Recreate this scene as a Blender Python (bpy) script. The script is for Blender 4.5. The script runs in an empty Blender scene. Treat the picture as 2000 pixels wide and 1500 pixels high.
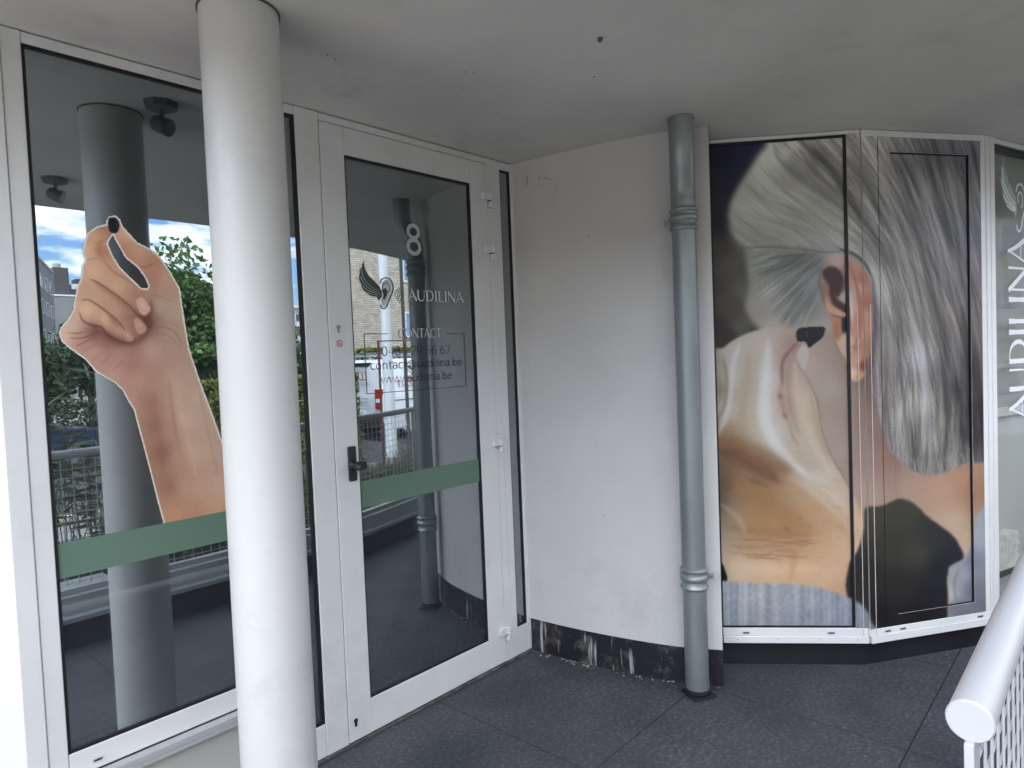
import bpy, bmesh, math, random
import numpy as np
from mathutils import Matrix, Vector
random.seed(7); rng = np.random.default_rng(11)
S = bpy.context.scene
COL = S.collection
PI = math.pi

# ------------------------------------------------------------------ camera
FPX = 1324.48; CY = -2.1935; CH = 1.45          # focal length in 2000-px-wide pixels, camera place
yaw, pit, rol = [math.radians(a) for a in (47.765, 2.2578, -2.2933)]
fw = np.array([math.sin(yaw)*math.cos(pit), math.cos(yaw)*math.cos(pit), -math.sin(pit)])
rt0 = np.array([math.cos(yaw), -math.sin(yaw), 0.0]); up0 = np.cross(rt0, fw)
rt = math.cos(rol)*rt0 + math.sin(rol)*up0; up = -math.sin(rol)*rt0 + math.cos(rol)*up0
CAM = np.array([0.0, CY, CH])
cam = bpy.data.cameras.new('camera'); co = bpy.data.objects.new('camera', cam); COL.objects.link(co)
co.matrix_world = Matrix([[rt[0], up[0], -fw[0], 0.0], [rt[1], up[1], -fw[1], CY], [rt[2], up[2], -fw[2], CH], [0, 0, 0, 1]])
cam.sensor_width = 36; cam.lens = 36*FPX/2000; cam.clip_start = 0.02; cam.clip_end = 500
S.camera = co
S.render.resolution_x = 1024; S.render.resolution_y = 768

# ------------------------------------------------------------------ world, sun, exposure
SUN_EL, SUN_AZ = math.radians(52), math.radians(-20)      # azimuth from +Y towards +X: behind the building
w = bpy.data.worlds.new("World"); S.world = w; w.use_nodes = True
nt = w.node_tree; nt.nodes.clear()
out = nt.nodes.new('ShaderNodeOutputWorld'); bg = nt.nodes.new('ShaderNodeBackground')
sky = nt.nodes.new('ShaderNodeTexSky'); sky.sky_type = 'NISHITA'; sky.sun_disc = False
sky.sun_elevation = SUN_EL; sky.sun_rotation = SUN_AZ; sky.air_density = 1.2; sky.dust_density = 0.6; sky.ozone_density = 2.0
tc = nt.nodes.new('ShaderNodeTexCoord'); mp = nt.nodes.new('ShaderNodeMapping'); mp.inputs['Scale'].default_value = (1.0, 1.0, 3.4)
mp.inputs['Location'].default_value = (0.35, 0.1, 0.25)
nz = nt.nodes.new('ShaderNodeTexNoise'); nz.inputs['Scale'].default_value = 5.2; nz.inputs['Detail'].default_value = 9; nz.inputs['Roughness'].default_value = 0.58
cr = nt.nodes.new('ShaderNodeValToRGB'); cr.color_ramp.elements[0].position = 0.45; cr.color_ramp.elements[1].position = 0.56
cr2 = nt.nodes.new('ShaderNodeValToRGB'); cr2.color_ramp.elements[0].position = 0.5; cr2.color_ramp.elements[0].color = (9.6, 9.7, 10.0, 1)
cr2.color_ramp.elements[1].position = 0.72; cr2.color_ramp.elements[1].color = (7.0, 7.2, 7.8, 1)
mx = nt.nodes.new('ShaderNodeMixRGB')
L = nt.links.new
L(tc.outputs['Generated'], mp.inputs['Vector']); L(mp.outputs[0], nz.inputs['Vector']); L(nz.outputs['Fac'], cr.inputs[0]); L(nz.outputs['Fac'], cr2.inputs[0])
tn = nt.nodes.new('ShaderNodeMixRGB'); tn.blend_type = 'MULTIPLY'; tn.inputs[0].default_value = 1; tn.inputs[2].default_value = (0.50, 0.62, 0.84, 1); L(sky.outputs[0], tn.inputs[1])
L(cr.outputs[0], mx.inputs[0]); L(tn.outputs[0], mx.inputs[1]); L(cr2.outputs[0], mx.inputs[2]); 
sx = nt.nodes.new('ShaderNodeSeparateXYZ'); L(tc.outputs['Generated'], sx.inputs[0])          # whole sky brightened on the unseen left, added to light the curved wall
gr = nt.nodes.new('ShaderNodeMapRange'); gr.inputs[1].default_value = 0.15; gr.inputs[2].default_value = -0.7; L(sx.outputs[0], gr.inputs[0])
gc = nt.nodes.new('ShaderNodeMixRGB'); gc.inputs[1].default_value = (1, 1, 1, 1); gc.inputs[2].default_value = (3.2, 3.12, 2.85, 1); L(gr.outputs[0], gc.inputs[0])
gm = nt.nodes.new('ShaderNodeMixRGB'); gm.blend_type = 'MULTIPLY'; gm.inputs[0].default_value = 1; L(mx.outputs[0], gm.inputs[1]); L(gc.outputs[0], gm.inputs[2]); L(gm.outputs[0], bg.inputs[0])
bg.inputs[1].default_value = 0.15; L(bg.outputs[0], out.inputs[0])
sl = bpy.data.lights.new('sun', 'SUN'); sl.energy = 2.4; sl.angle = math.radians(0.53); sl.color = (1.0, 0.95, 0.88)
so = bpy.data.objects.new('sun', sl); COL.objects.link(so)
sd = Vector((math.sin(SUN_AZ)*math.cos(SUN_EL), math.cos(SUN_AZ)*math.cos(SUN_EL), math.sin(SUN_EL)))
so.rotation_euler = sd.to_track_quat('Z', 'Y').to_euler(); so.location = (0, 0, 20)
S.view_settings.view_transform = 'Standard'; S.view_settings.look = 'None'; S.view_settings.gamma = 1
S.view_settings.use_curve_mapping = False
S.view_settings.exposure = 1.30
S.cycles.max_bounces = 8; S.cycles.diffuse_bounces = 5; S.cycles.glossy_bounces = 5; S.cycles.transparent_max_bounces = 12
S.cycles.caustics_reflective = False; S.cycles.caustics_refractive = False

# ------------------------------------------------------------------ materials
MATS = {}
def mat(name, col, rough=0.5, metal=0.0, spec=0.5, var=0.0, vscale=6.0, bump=0.0, bscale=60.0, var2=None, stretch=None, coat=0.0, detail=6, dirt=0.0, dscale=14.0):
    """principled surface with a noise-driven tint and bump"""
    m = bpy.data.materials.new(name); m.use_nodes = True; n = m.node_tree; b = n.nodes['Principled BSDF']
    b.inputs['Base Color'].default_value = (*col, 1); b.inputs['Roughness'].default_value = rough
    b.inputs['Metallic'].default_value = metal; b.inputs['Specular IOR Level'].default_value = spec
    b.inputs['Coat Weight'].default_value = coat
    tc = n.nodes.new('ShaderNodeTexCoord'); mp = n.nodes.new('ShaderNodeMapping'); n.links.new(tc.outputs['Object'], mp.inputs[0])
    if stretch: mp.inputs['Scale'].default_value = stretch
    if var or var2:
        z = n.nodes.new('ShaderNodeTexNoise'); z.inputs['Scale'].default_value = vscale; z.inputs['Detail'].default_value = detail
        n.links.new(mp.outputs[0], z.inputs['Vector'])
        r = n.nodes.new('ShaderNodeValToRGB'); r.color_ramp.elements[0].position = 0.3; r.color_ramp.elements[1].position = 0.7
        c2 = var2 if var2 else tuple(c*(1-var) for c in col)
        c1 = col if var2 else tuple(min(1, c*(1+var)) for c in col)
        r.color_ramp.elements[0].color = (*c2, 1); r.color_ramp.elements[1].color = (*c1, 1)
        n.links.new(z.outputs['Fac'], r.inputs[0]); n.links.new(r.outputs[0], b.inputs['Base Color'])
        mr = n.nodes.new('ShaderNodeMapRange'); mr.inputs[3].default_value = max(0, rough-0.08); mr.inputs[4].default_value = min(1, rough+0.1)
        n.links.new(z.outputs['Fac'], mr.inputs[0]); n.links.new(mr.outputs[0], b.inputs['Roughness'])
    if dirt:
        src = b.inputs['Base Color'].links[0].from_socket
        w1 = n.nodes.new('ShaderNodeTexNoise'); w1.inputs['Scale'].default_value = dscale; w1.inputs['Detail'].default_value = 12; w1.inputs['Roughness'].default_value = 0.72; n.links.new(tc.outputs['Object'], w1.inputs['Vector'])
        w2 = n.nodes.new('ShaderNodeTexNoise'); w2.inputs['Scale'].default_value = 1.1; w2.inputs['Detail'].default_value = 3; n.links.new(tc.outputs['Object'], w2.inputs['Vector'])
        ad = n.nodes.new('ShaderNodeMath'); ad.operation = 'MULTIPLY_ADD'; ad.inputs[1].default_value = 0.5; n.links.new(w2.outputs['Fac'], ad.inputs[0]); n.links.new(w1.outputs['Fac'], ad.inputs[2])
        rd = n.nodes.new('ShaderNodeMapRange'); rd.inputs[1].default_value = 0.80; rd.inputs[2].default_value = 1.05; rd.inputs[3].default_value = 0; rd.inputs[4].default_value = dirt; n.links.new(ad.outputs[0], rd.inputs[0])
        md = n.nodes.new('ShaderNodeMixRGB'); n.links.new(rd.outputs[0], md.inputs[0]); n.links.new(src, md.inputs[1]); md.inputs[2].default_value = (0.10, 0.095, 0.085, 1); n.links.new(md.outputs[0], b.inputs['Base Color'])
    if bump:
        z2 = n.nodes.new('ShaderNodeTexNoise'); z2.inputs['Scale'].default_value = bscale; z2.inputs['Detail'].default_value = 4
        n.links.new(tc.outputs['Object'], z2.inputs['Vector'])
        bp = n.nodes.new('ShaderNodeBump'); bp.inputs['Strength'].default_value = bump; bp.inputs['Distance'].default_value = 0.004
        n.links.new(z2.outputs['Fac'], bp.inputs['Height']); n.links.new(bp.outputs[0], b.inputs['Normal'])
    MATS[name] = m
    return m
M = MATS
mat('white_frame', (0.74, 0.74, 0.735), 0.34, var=0.035, vscale=3.0, bump=0.05, bscale=15, dirt=0.14, dscale=9)
mat('white_metal', (0.42, 0.425, 0.44), 0.3, var=0.03, vscale=4)
mat('cap_white', (0.74, 0.70, 0.66), 0.5, var=0.05, vscale=20)
mat('ceiling', (0.66, 0.645, 0.62), 0.85, var=0.085, vscale=1.7, bump=0.6, bscale=16, dirt=0.26, dscale=4)
mat('ceiling_patch', (0.40, 0.39, 0.37), 0.9, var=0.1, vscale=20)
mat('column_paint', (0.60, 0.595, 0.58), 0.40, var=0.025, vscale=2.0, bump=0.14, bscale=22, dirt=0.16, dscale=9)
mat('plaster', (0.62, 0.61, 0.595), 0.85, var=0.045, vscale=2.0, bump=0.3, bscale=160, dirt=0.16, dscale=6)
mat('low_plaster', (0.50, 0.49, 0.455), 0.8, var=0.03, vscale=3, bump=0.4, bscale=90)
mat('gasket', (0.006, 0.006, 0.009), 0.55)
mat('black_plinth', (0.010, 0.011, 0.014), 0.45, var=0.3, vscale=5)
mat('zinc', (0.265, 0.295, 0.295), 0.42, metal=0.55, var=0.2, vscale=5, stretch=(1, 1, 0.4), bump=0.05, bscale=20)
mat('rubber', (0.012, 0.012, 0.013), 0.7, var=0.3, vscale=30)
mat('frost_green', (0.125, 0.205, 0.155), 0.42, var=0.025, vscale=1.5)
mat('light_decal', (0.50, 0.51, 0.51), 0.5, var=0.02)
mat('word_decal', (0.72, 0.72, 0.73), 0.5, var=0.02)
mat('dark_decal', (0.040, 0.046, 0.048), 0.5, var=0.02)
mat('wing_decal', (0.045, 0.075, 0.058), 0.5, var=0.1, vscale=20)
mat('pale_green_decal', (0.32, 0.40, 0.38), 0.45, var=0.1, vscale=25)
mat('bright_decal', (0.80, 0.81, 0.84), 0.5, var=0.02)
mat('red_decal', (0.33, 0.035, 0.04), 0.5, var=0.02)
mat('sticker_white', (0.70, 0.66, 0.66), 0.5, var=0.02)
mat('handle_black', (0.016, 0.017, 0.020), 0.38, var=0.2, vscale=30)
mat('lock_steel', (0.28, 0.28, 0.26), 0.35, metal=0.9, var=0.2, vscale=60)
mat('hole_black', (0.004, 0.004, 0.004), 0.8)
mat('lamp_grey', (0.10, 0.105, 0.13), 0.45, var=0.05)
mat('lamp_lens', (0.22, 0.23, 0.24), 0.2, var=0.05)
mat('room_dark', (0.17, 0.19, 0.20), 0.9, var=0.1)
mat('banner_grey', (0.33, 0.325, 0.315), 0.6, var=0.05, vscale=2)
mat('banner_edge', (0.60, 0.60, 0.58), 0.6, var=0.05, vscale=2)
mat('blind', (0.44, 0.44, 0.425), 0.7, var=0.05, vscale=3)
mat('paper', (0.55, 0.55, 0.52), 0.8, var=0.2, vscale=30)
mat('highlight_cream', (0.66, 0.60, 0.54), 0.5, var=0.04)
mat('parapet_beige', (0.44, 0.44, 0.43), 0.7, var=0.08, vscale=6, bump=0.4)
mat('parapet_dark', (0.035, 0.040, 0.040), 0.7, var=0.15, vscale=5)
mat('concrete', (0.33, 0.33, 0.31), 0.85, var=0.1, vscale=2, bump=0.5, bscale=20)
mat('concrete_dark', (0.23, 0.235, 0.235), 0.85, var=0.1, vscale=1.0)
mat('asphalt', (0.06, 0.06, 0.062), 0.9, var=0.15, vscale=3, bump=0.5)
mat('paving', (0.24, 0.23, 0.215), 0.85, var=0.12, vscale=3, bump=0.4)
mat('pale_paving', (0.40, 0.385, 0.36), 0.85, var=0.1, vscale=3, bump=0.4)
mat('soil', (0.055, 0.05, 0.035), 0.95, var=0.4, vscale=4, bump=0.8, bscale=12)
mat('lawn', (0.055, 0.095, 0.03), 0.95, var=0.3, vscale=5)
mat('slate_brown', (0.055, 0.052, 0.055), 0.7, var=0.15, vscale=2)
mat('window_white', (0.7, 0.7, 0.7), 0.5, var=0.03)
mat('window_glass', (0.03, 0.04, 0.055), 0.06, spec=1.0, var=0.2, vscale=0.7)
mat('window_blue', (0.16, 0.24, 0.38), 0.1, spec=1.0, var=0.2, vscale=1)
mat('roof_white', (0.55, 0.56, 0.57), 0.7, var=0.05)
mat('van_white', (0.72, 0.74, 0.78), 0.22, coat=0.6, var=0.02)
mat('car_blue', (0.018, 0.03, 0.075), 0.16, coat=1.0, var=0.05)
mat('car_white', (0.70, 0.72, 0.74), 0.2, coat=0.8, var=0.02)
mat('car_glass', (0.015, 0.02, 0.025), 0.04, spec=1.0, var=0.1)
mat('tyre', (0.012, 0.012, 0.012), 0.8, var=0.2)
mat('rim', (0.4, 0.4, 0.42), 0.3, metal=0.8, var=0.05)
mat('tail_red', (0.42, 0.02, 0.015), 0.2, coat=0.6, var=0.05)
mat('mast_white', (0.62, 0.65, 0.69), 0.4, var=0.05, vscale=1.5)
mat('lamp_post', (0.06, 0.055, 0.05), 0.5, var=0.1)
mat('sign_maroon', (0.12, 0.025, 0.03), 0.5, var=0.1)
mat('bark', (0.075, 0.06, 0.045), 0.9, var=0.35, vscale=6, stretch=(1, 1, 0.25), bump=0.9, bscale=14)
mat('dust', (0.33, 0.32, 0.30), 0.95, var=0.15, vscale=60)
mat('sealant', (0.09, 0.085, 0.08), 0.8, var=0.5, vscale=25)

def leafmat(name, c1, c2, trans=0.25):
    m = bpy.data.materials.new(name); m.use_nodes = True; n = m.node_tree; b = n.nodes['Principled BSDF']
    g = n.nodes.new('ShaderNodeNewGeometry'); r = n.nodes.new('ShaderNodeValToRGB')
    r.color_ramp.elements[0].color = (*c1, 1); r.color_ramp.elements[1].color = (*c2, 1)
    n.links.new(g.outputs['Random Per Island'], r.inputs[0])
    n.links.new(r.outputs[0], b.inputs['Base Color']); b.inputs['Roughness'].default_value = 0.55
    t = n.nodes.new('ShaderNodeBsdfTranslucent'); n.links.new(r.outputs[0], t.inputs[0])
    mxs = n.nodes.new('ShaderNodeMixShader'); mxs.inputs[0].default_value = trans
    o = n.nodes['Material Output']; n.links.new(b.outputs[0], mxs.inputs[1]); n.links.new(t.outputs[0], mxs.inputs[2]); n.links.new(mxs.outputs[0], o.inputs[0])
    M[name] = m
leafmat('leaf_bright', (0.035, 0.085, 0.018), (0.11, 0.20, 0.045))
leafmat('leaf_dark', (0.015, 0.038, 0.014), (0.05, 0.095, 0.03))
leafmat('leaf_pine', (0.02, 0.045, 0.022), (0.055, 0.09, 0.04))
leafmat('leaf_hedge', (0.09, 0.12, 0.015), (0.22, 0.23, 0.03))
leafmat('leaf_bamboo', (0.03, 0.06, 0.02), (0.13, 0.17, 0.07))
leafmat('leaf_grass', (0.05, 0.085, 0.025), (0.19, 0.19, 0.10))

def glassmat(name, fac, tint, fres=1.0, dust=0.026):
    """coated double glazing: a steady mirror share over a dark see-through tint"""
    m = bpy.data.materials.new(name); m.use_nodes = True; n = m.node_tree
    for x in list(n.nodes): n.nodes.remove(x)
    o = n.nodes.new('ShaderNodeOutputMaterial'); gl = n.nodes.new('ShaderNodeBsdfGlossy'); tr = n.nodes.new('ShaderNodeBsdfTransparent')
    gl.inputs['Roughness'].default_value = 0.0; gl.inputs['Color'].default_value = (0.93, 1.0, 1.03, 1)
    tr.inputs[0].default_value = (*tint, 1)
    lw = n.nodes.new('ShaderNodeFresnel'); lw.inputs['IOR'].default_value = 1.5
    mr = n.nodes.new('ShaderNodeMath'); mr.operation = 'MULTIPLY_ADD'; mr.inputs[1].default_value = fres; mr.inputs[2].default_value = fac
    mr.use_clamp = True
    mxs = n.nodes.new('ShaderNodeMixShader')
    n.links.new(lw.outputs[0], mr.inputs[0]); n.links.new(mr.outputs[0], mxs.inputs[0])
    n.links.new(tr.outputs[0], mxs.inputs[1]); n.links.new(gl.outputs[0], mxs.inputs[2]); df = n.nodes.new('ShaderNodeBsdfDiffuse'); df.inputs[0].default_value = (0.62, 0.68, 0.74, 1); md = n.nodes.new('ShaderNodeMixShader')
    tcd = n.nodes.new('ShaderNodeTexCoord'); nd = n.nodes.new('ShaderNodeTexNoise'); nd.inputs['Scale'].default_value = 2.2; nd.inputs['Detail'].default_value = 8; n.links.new(tcd.outputs['Object'], nd.inputs['Vector'])
    rg = n.nodes.new('ShaderNodeMapRange'); rg.inputs[1].default_value = 0.3; rg.inputs[2].default_value = 0.75; rg.inputs[3].default_value = dust*0.7; rg.inputs[4].default_value = dust*1.5; n.links.new(nd.outputs['Fac'], rg.inputs[0]); n.links.new(rg.outputs[0], md.inputs[0])
    n.links.new(mxs.outputs[0], md.inputs[1]); n.links.new(df.outputs[0], md.inputs[2]); n.links.new(md.outputs[0], o.inputs[0])
    M[name] = m
glassmat('pane', 0.31, (0.50, 0.56, 0.58))
glassmat('bay_pane', 0.012, (0.95, 0.96, 0.95), 0.02)

def mat_tiles():
    m = bpy.data.materials.new('tiles'); m.use_nodes = True; n = m.node_tree; b = n.nodes['Principled BSDF']; K = n.links.new
    g = n.nodes.new('ShaderNodeNewGeometry'); s = n.nodes.new('ShaderNodeSeparateXYZ'); K(g.outputs['Position'], s.inputs[0])
    def joint(o, off, wd):
        a = n.nodes.new('ShaderNodeMath'); a.operation = 'ADD'; a.inputs[1].default_value = off + 40.0*0.8; K(o, a.inputs[0])
        d = n.nodes.new('ShaderNodeMath'); d.operation = 'MODULO'; d.inputs[1].default_value = 0.8; K(a.outputs[0], d.inputs[0])
        e = n.nodes.new('ShaderNodeMath'); e.operation = 'SUBTRACT'; e.inputs[1].default_value = 0.4; K(d.outputs[0], e.inputs[0])
        f = n.nodes.new('ShaderNodeMath'); f.operation = 'ABSOLUTE'; K(e.outputs[0], f.inputs[0])
        h = n.nodes.new('ShaderNodeMath'); h.operation = 'GREATER_THAN'; h.inputs[1].default_value = 0.4-wd; K(f.outputs[0], h.inputs[0]); return h.outputs[0]
    jx = joint(s.outputs[0], -1.85, 0.0026); jy = joint(s.outputs[1], 0.013, 0.0030)
    j = n.nodes.new('ShaderNodeMath'); j.operation = 'MAXIMUM'; K(jx, j.inputs[0]); K(jy, j.inputs[1])
    v = n.nodes.new('ShaderNodeTexNoise'); v.inputs['Scale'].default_value = 62; v.inputs['Detail'].default_value = 10; v.inputs['Distortion'].default_value = 0.35; v.inputs['Roughness'].default_value = 0.62; K(g.outputs['Position'], v.inputs['Vector'])
    r = n.nodes.new('ShaderNodeValToRGB'); e = r.color_ramp.elements
    e[0].position = 0.34; e[0].color = (0.048, 0.052, 0.062, 1); e[1].position = 0.70; e[1].color = (0.155, 0.155, 0.155, 1)
    q = e.new(0.52); q.color = (0.070, 0.075, 0.086, 1)
    K(v.outputs['Fac'], r.inputs[0])
    v2 = n.nodes.new('ShaderNodeTexNoise'); v2.inputs['Scale'].default_value = 2.3; v2.inputs['Detail'].default_value = 5; K(g.outputs['Position'], v2.inputs['Vector'])
    r2 = n.nodes.new('ShaderNodeValToRGB'); r2.color_ramp.elements[0].position = 0.35; r2.color_ramp.elements[0].color = (0.58, 0.59, 0.62, 1); r2.color_ramp.elements[1].position = 0.7; r2.color_ramp.elements[1].color = (1.05, 1.02, 0.98, 1)
    K(v2.outputs['Fac'], r2.inputs[0])
    mu = n.nodes.new('ShaderNodeMixRGB'); mu.blend_type = 'MULTIPLY'; mu.inputs[0].default_value = 1; K(r.outputs[0], mu.inputs[1]); K(r2.outputs[0], mu.inputs[2])
    mj = n.nodes.new('ShaderNodeMixRGB'); K(j.outputs[0], mj.inputs[0]); K(mu.outputs[0], mj.inputs[1]); mj.inputs[2].default_value = (0.014, 0.014, 0.015, 1)
    K(mj.outputs[0], b.inputs['Base Color']); b.inputs['Roughness'].default_value = 0.62
    bp = n.nodes.new('ShaderNodeBump'); bp.inputs['Strength'].default_value = 0.35; bp.inputs['Distance'].default_value = 0.002; K(v.outputs['Fac'], bp.inputs['Height']); K(bp.outputs[0], b.inputs['Normal'])
    M['tiles'] = m
mat_tiles()

def mat_brick(name, c1, c2, mortar, scale=1.0):
    m = bpy.data.materials.new(name); m.use_nodes = True; n = m.node_tree; b = n.nodes['Principled BSDF']; K = n.links.new
    tc = n.nodes.new('ShaderNodeTexCoord'); s = n.nodes.new('ShaderNodeSeparateXYZ'); K(tc.outputs['Object'], s.inputs[0])
    a = n.nodes.new('ShaderNodeMath'); a.operation = 'ADD'; K(s.outputs[0], a.inputs[0]); K(s.outputs[1], a.inputs[1])
    c = n.nodes.new('ShaderNodeCombineXYZ'); K(a.outputs[0], c.inputs[0]); K(s.outputs[2], c.inputs[1])
    br = n.nodes.new('ShaderNodeTexBrick'); K(c.outputs[0], br.inputs['Vector']); br.inputs['Scale'].default_value = scale
    br.inputs['Brick Width'].default_value = 0.23; br.inputs['Row Height'].default_value = 0.075; br.inputs['Mortar Size'].default_value = 0.011
    br.inputs['Color1'].default_value = (*c1, 1); br.inputs['Color2'].default_value = (*c2, 1); br.inputs['Mortar'].default_value = (*mortar, 1)
    nz = n.nodes.new('ShaderNodeTexNoise'); nz.inputs['Scale'].default_value = 5; nz.inputs['Detail'].default_value = 8; K(tc.outputs['Object'], nz.inputs['Vector'])
    rr = n.nodes.new('ShaderNodeValToRGB'); rr.color_ramp.elements[0].color = (0.6, 0.6, 0.6, 1); rr.color_ramp.elements[1].color = (1.35, 1.35, 1.35, 1); K(nz.outputs['Fac'], rr.inputs[0])
    mu = n.nodes.new('ShaderNodeMixRGB'); mu.blend_type = 'MULTIPLY'; mu.inputs[0].default_value = 1; K(br.outputs[0], mu.inputs[1]); K(rr.outputs[0], mu.inputs[2])
    K(mu.outputs[0], b.inputs['Base Color']); b.inputs['Roughness'].default_value = 0.9; M[name] = m
mat_brick('brick_buff', (0.52, 0.45, 0.35), (0.36, 0.31, 0.245), (0.24, 0.22, 0.19))
mat_brick('brick_dark', (0.07, 0.065, 0.055), (0.045, 0.04, 0.035), (0.02, 0.02, 0.018))

def mat_stained():
    """black bitumen plinth: pale drips and scuffs, dusty towards its ends"""
    m = bpy.data.materials.new('stained_plinth'); m.use_nodes = True; n = m.node_tree; b = n.nodes['Principled BSDF']; K = n.links.new
    tc = n.nodes.new('ShaderNodeTexCoord')
    mp = n.nodes.new('ShaderNodeMapping'); mp.inputs['Scale'].default_value = (26, 26, 3.0); K(tc.outputs['Object'], mp.inputs[0])
    n1 = n.nodes.new('ShaderNodeTexNoise'); n1.inputs['Scale'].default_value = 1.0; n1.inputs['Detail'].default_value = 3; K(mp.outputs[0], n1.inputs['Vector'])
    r1 = n.nodes.new('ShaderNodeValToRGB'); r1.color_ramp.elements[0].position = 0.62; r1.color_ramp.elements[1].position = 0.70; K(n1.outputs['Fac'], r1.inputs[0])
    n2 = n.nodes.new('ShaderNodeTexNoise'); n2.inputs['Scale'].default_value = 9; n2.inputs['Detail'].default_value = 10; n2.inputs['Roughness'].default_value = 0.7; K(tc.outputs['Object'], n2.inputs['Vector'])
    r2 = n.nodes.new('ShaderNodeValToRGB'); r2.color_ramp.elements[0].position = 0.52; r2.color_ramp.elements[1].position = 0.74; K(n2.outputs['Fac'], r2.inputs[0])
    m1 = n.nodes.new('ShaderNodeMixRGB'); K(r2.outputs[0], m1.inputs[0]); m1.inputs[1].default_value = (0.014, 0.014, 0.018, 1); m1.inputs[2].default_value = (0.17, 0.16, 0.14, 1)
    m2 = n.nodes.new('ShaderNodeMixRGB'); K(r1.outputs[0], m2.inputs[0]); K(m1.outputs[0], m2.inputs[1]); m2.inputs[2].default_value = (0.40, 0.40, 0.39, 1)
    K(m2.outputs[0], b.inputs['Base Color']); b.inputs['Roughness'].default_value = 0.42; M['stained_plinth'] = m
mat_stained()

def mat_print(name='printed_film', rough=0.45):
    m = bpy.data.materials.new(name); m.use_nodes = True; n = m.node_tree; b = n.nodes['Principled BSDF']
    a = n.nodes.new('ShaderNodeAttribute'); a.attribute_name = 'print'
    g = n.nodes.new('ShaderNodeTexNoise'); g.inputs['Scale'].default_value = 350
    mx = n.nodes.new('ShaderNodeMixRGB'); mx.blend_type = 'OVERLAY'; mx.inputs[0].default_value = 0.10
    n.links.new(a.outputs['Color'], mx.inputs[1]); n.links.new(g.outputs['Fac'], mx.inputs[2])
    n.links.new(mx.outputs[0], b.inputs['Base Color']); b.inputs['Roughness'].default_value = rough; b.inputs['Specular IOR Level'].default_value = 0.35
    M[name] = m
mat_print()

# ------------------------------------------------------------------ mesh helpers
class MB:
    def __init__(s): s.v = []; s.f = []
    def quad(s, a, b, c, d): i = len(s.v); s.v += [a, b, c, d]; s.f.append((i, i+1, i+2, i+3)); return s
    def box(s, x0, x1, y0, y1, z0, z1, M4=None):
        i = len(s.v); P = [(x, y, z) for x in (x0, x1) for y in (y0, y1) for z in (z0, z1)]
        if M4 is not None: P = [tuple(M4 @ Vector(p)) for p in P]
        s.v += P; s.f += [(i, i+1, i+3, i+2), (i+4, i+6, i+7, i+5), (i, i+4, i+5, i+1), (i+2, i+3, i+7, i+6), (i, i+2, i+6, i+4), (i+1, i+5, i+7, i+3)]; return s
    def prism(s, pts, z0, z1):
        """plan polygon (counter-clockwise) pulled up from z0 to z1"""
        i = len(s.v); n = len(pts)
        s.v += [(p[0], p[1], z0) for p in pts] + [(p[0], p[1], z1) for p in pts]
        s.f += [tuple(range(i+n-1, i-1, -1)), tuple(range(i+n, i+2*n))]
        s.f += [(i+k, i+(k+1) % n, i+n+(k+1) % n, i+n+k) for k in range(n)]; return s
    def tube(s, pts, r, seg=12, cap=True):
        """round bar along a polyline; r may be a list"""
        P = [Vector(p) for p in pts]; n = len(P); R = r if isinstance(r, (list, tuple)) else [r]*n
        i0 = len(s.v); ref = None
        for k in range(n):
            t = (P[min(k+1, n-1)]-P[max(k-1, 0)]).normalized()
            if ref is None: ref = Vector((0, 0, 1)) if abs(t.z) < 0.9 else Vector((1, 0, 0))
            u = t.cross(ref).normalized(); v = t.cross(u).normalized(); ref = -v if False else ref
            for a in range(seg):
                q = P[k]+u*math.cos(2*PI*a/seg)*R[k]+v*math.sin(2*PI*a/seg)*R[k]; s.v.append(tuple(q))
        for k in range(n-1):
            for a in range(seg):
                b = (a+1) % seg; s.f.append((i0+k*seg+a, i0+k*seg+b, i0+(k+1)*seg+b, i0+(k+1)*seg+a))
        if cap:
            s.f.append(tuple(i0+a for a in range(seg))[::-1]); s.f.append(tuple(i0+(n-1)*seg+a for a in range(seg)))
        return s
    def build(s, name, m, parent=None, smooth=False, bevel=0.0, seg=2, fixn=True):
        me = bpy.data.meshes.new(name); me.from_pydata(s.v, [], s.f); me.update()
        if fixn:
            bm = bmesh.new(); bm.from_mesh(me); bmesh.ops.recalc_face_normals(bm, faces=bm.faces); bm.to_mesh(me); bm.free()
        me.materials.append(M[m] if isinstance(m, str) else m)
        o = bpy.data.objects.new(name, me); COL.objects.link(o)
        if smooth:
            me.polygons.foreach_set('use_smooth', [True]*len(me.polygons))
            try: me.set_sharp_from_angle(angle=math.radians(40))
            except Exception: pass
        if bevel:
            b = o.modifiers.new('bevel', 'BEVEL'); b.width = bevel; b.segments = seg; b.limit_method = 'ANGLE'; b.angle_limit = math.radians(50)
        if parent:
            o.parent = parent; o.matrix_parent_inverse = parent_inv(parent)
        return o
def parent_inv(p):
    T = Matrix.Identity(4); q = p
    while q is not None:
        T = q.matrix_basis @ T if q.parent is None else (q.matrix_parent_inverse @ q.matrix_basis) @ T
        q = q.parent
    return T.inverted()
def thing(name, loc, label, cat, group=None):
    o = bpy.data.objects.new(name, None); o.empty_display_size = 0.1; COL.objects.link(o); o.location = loc
    return tag(o, label, cat, group)
def tag(o, label, cat, group=None):
    o['label'] = label; o['category'] = cat
    if group: o['group'] = group
    return o
def structure(o): o['kind'] = 'structure'; return o
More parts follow.
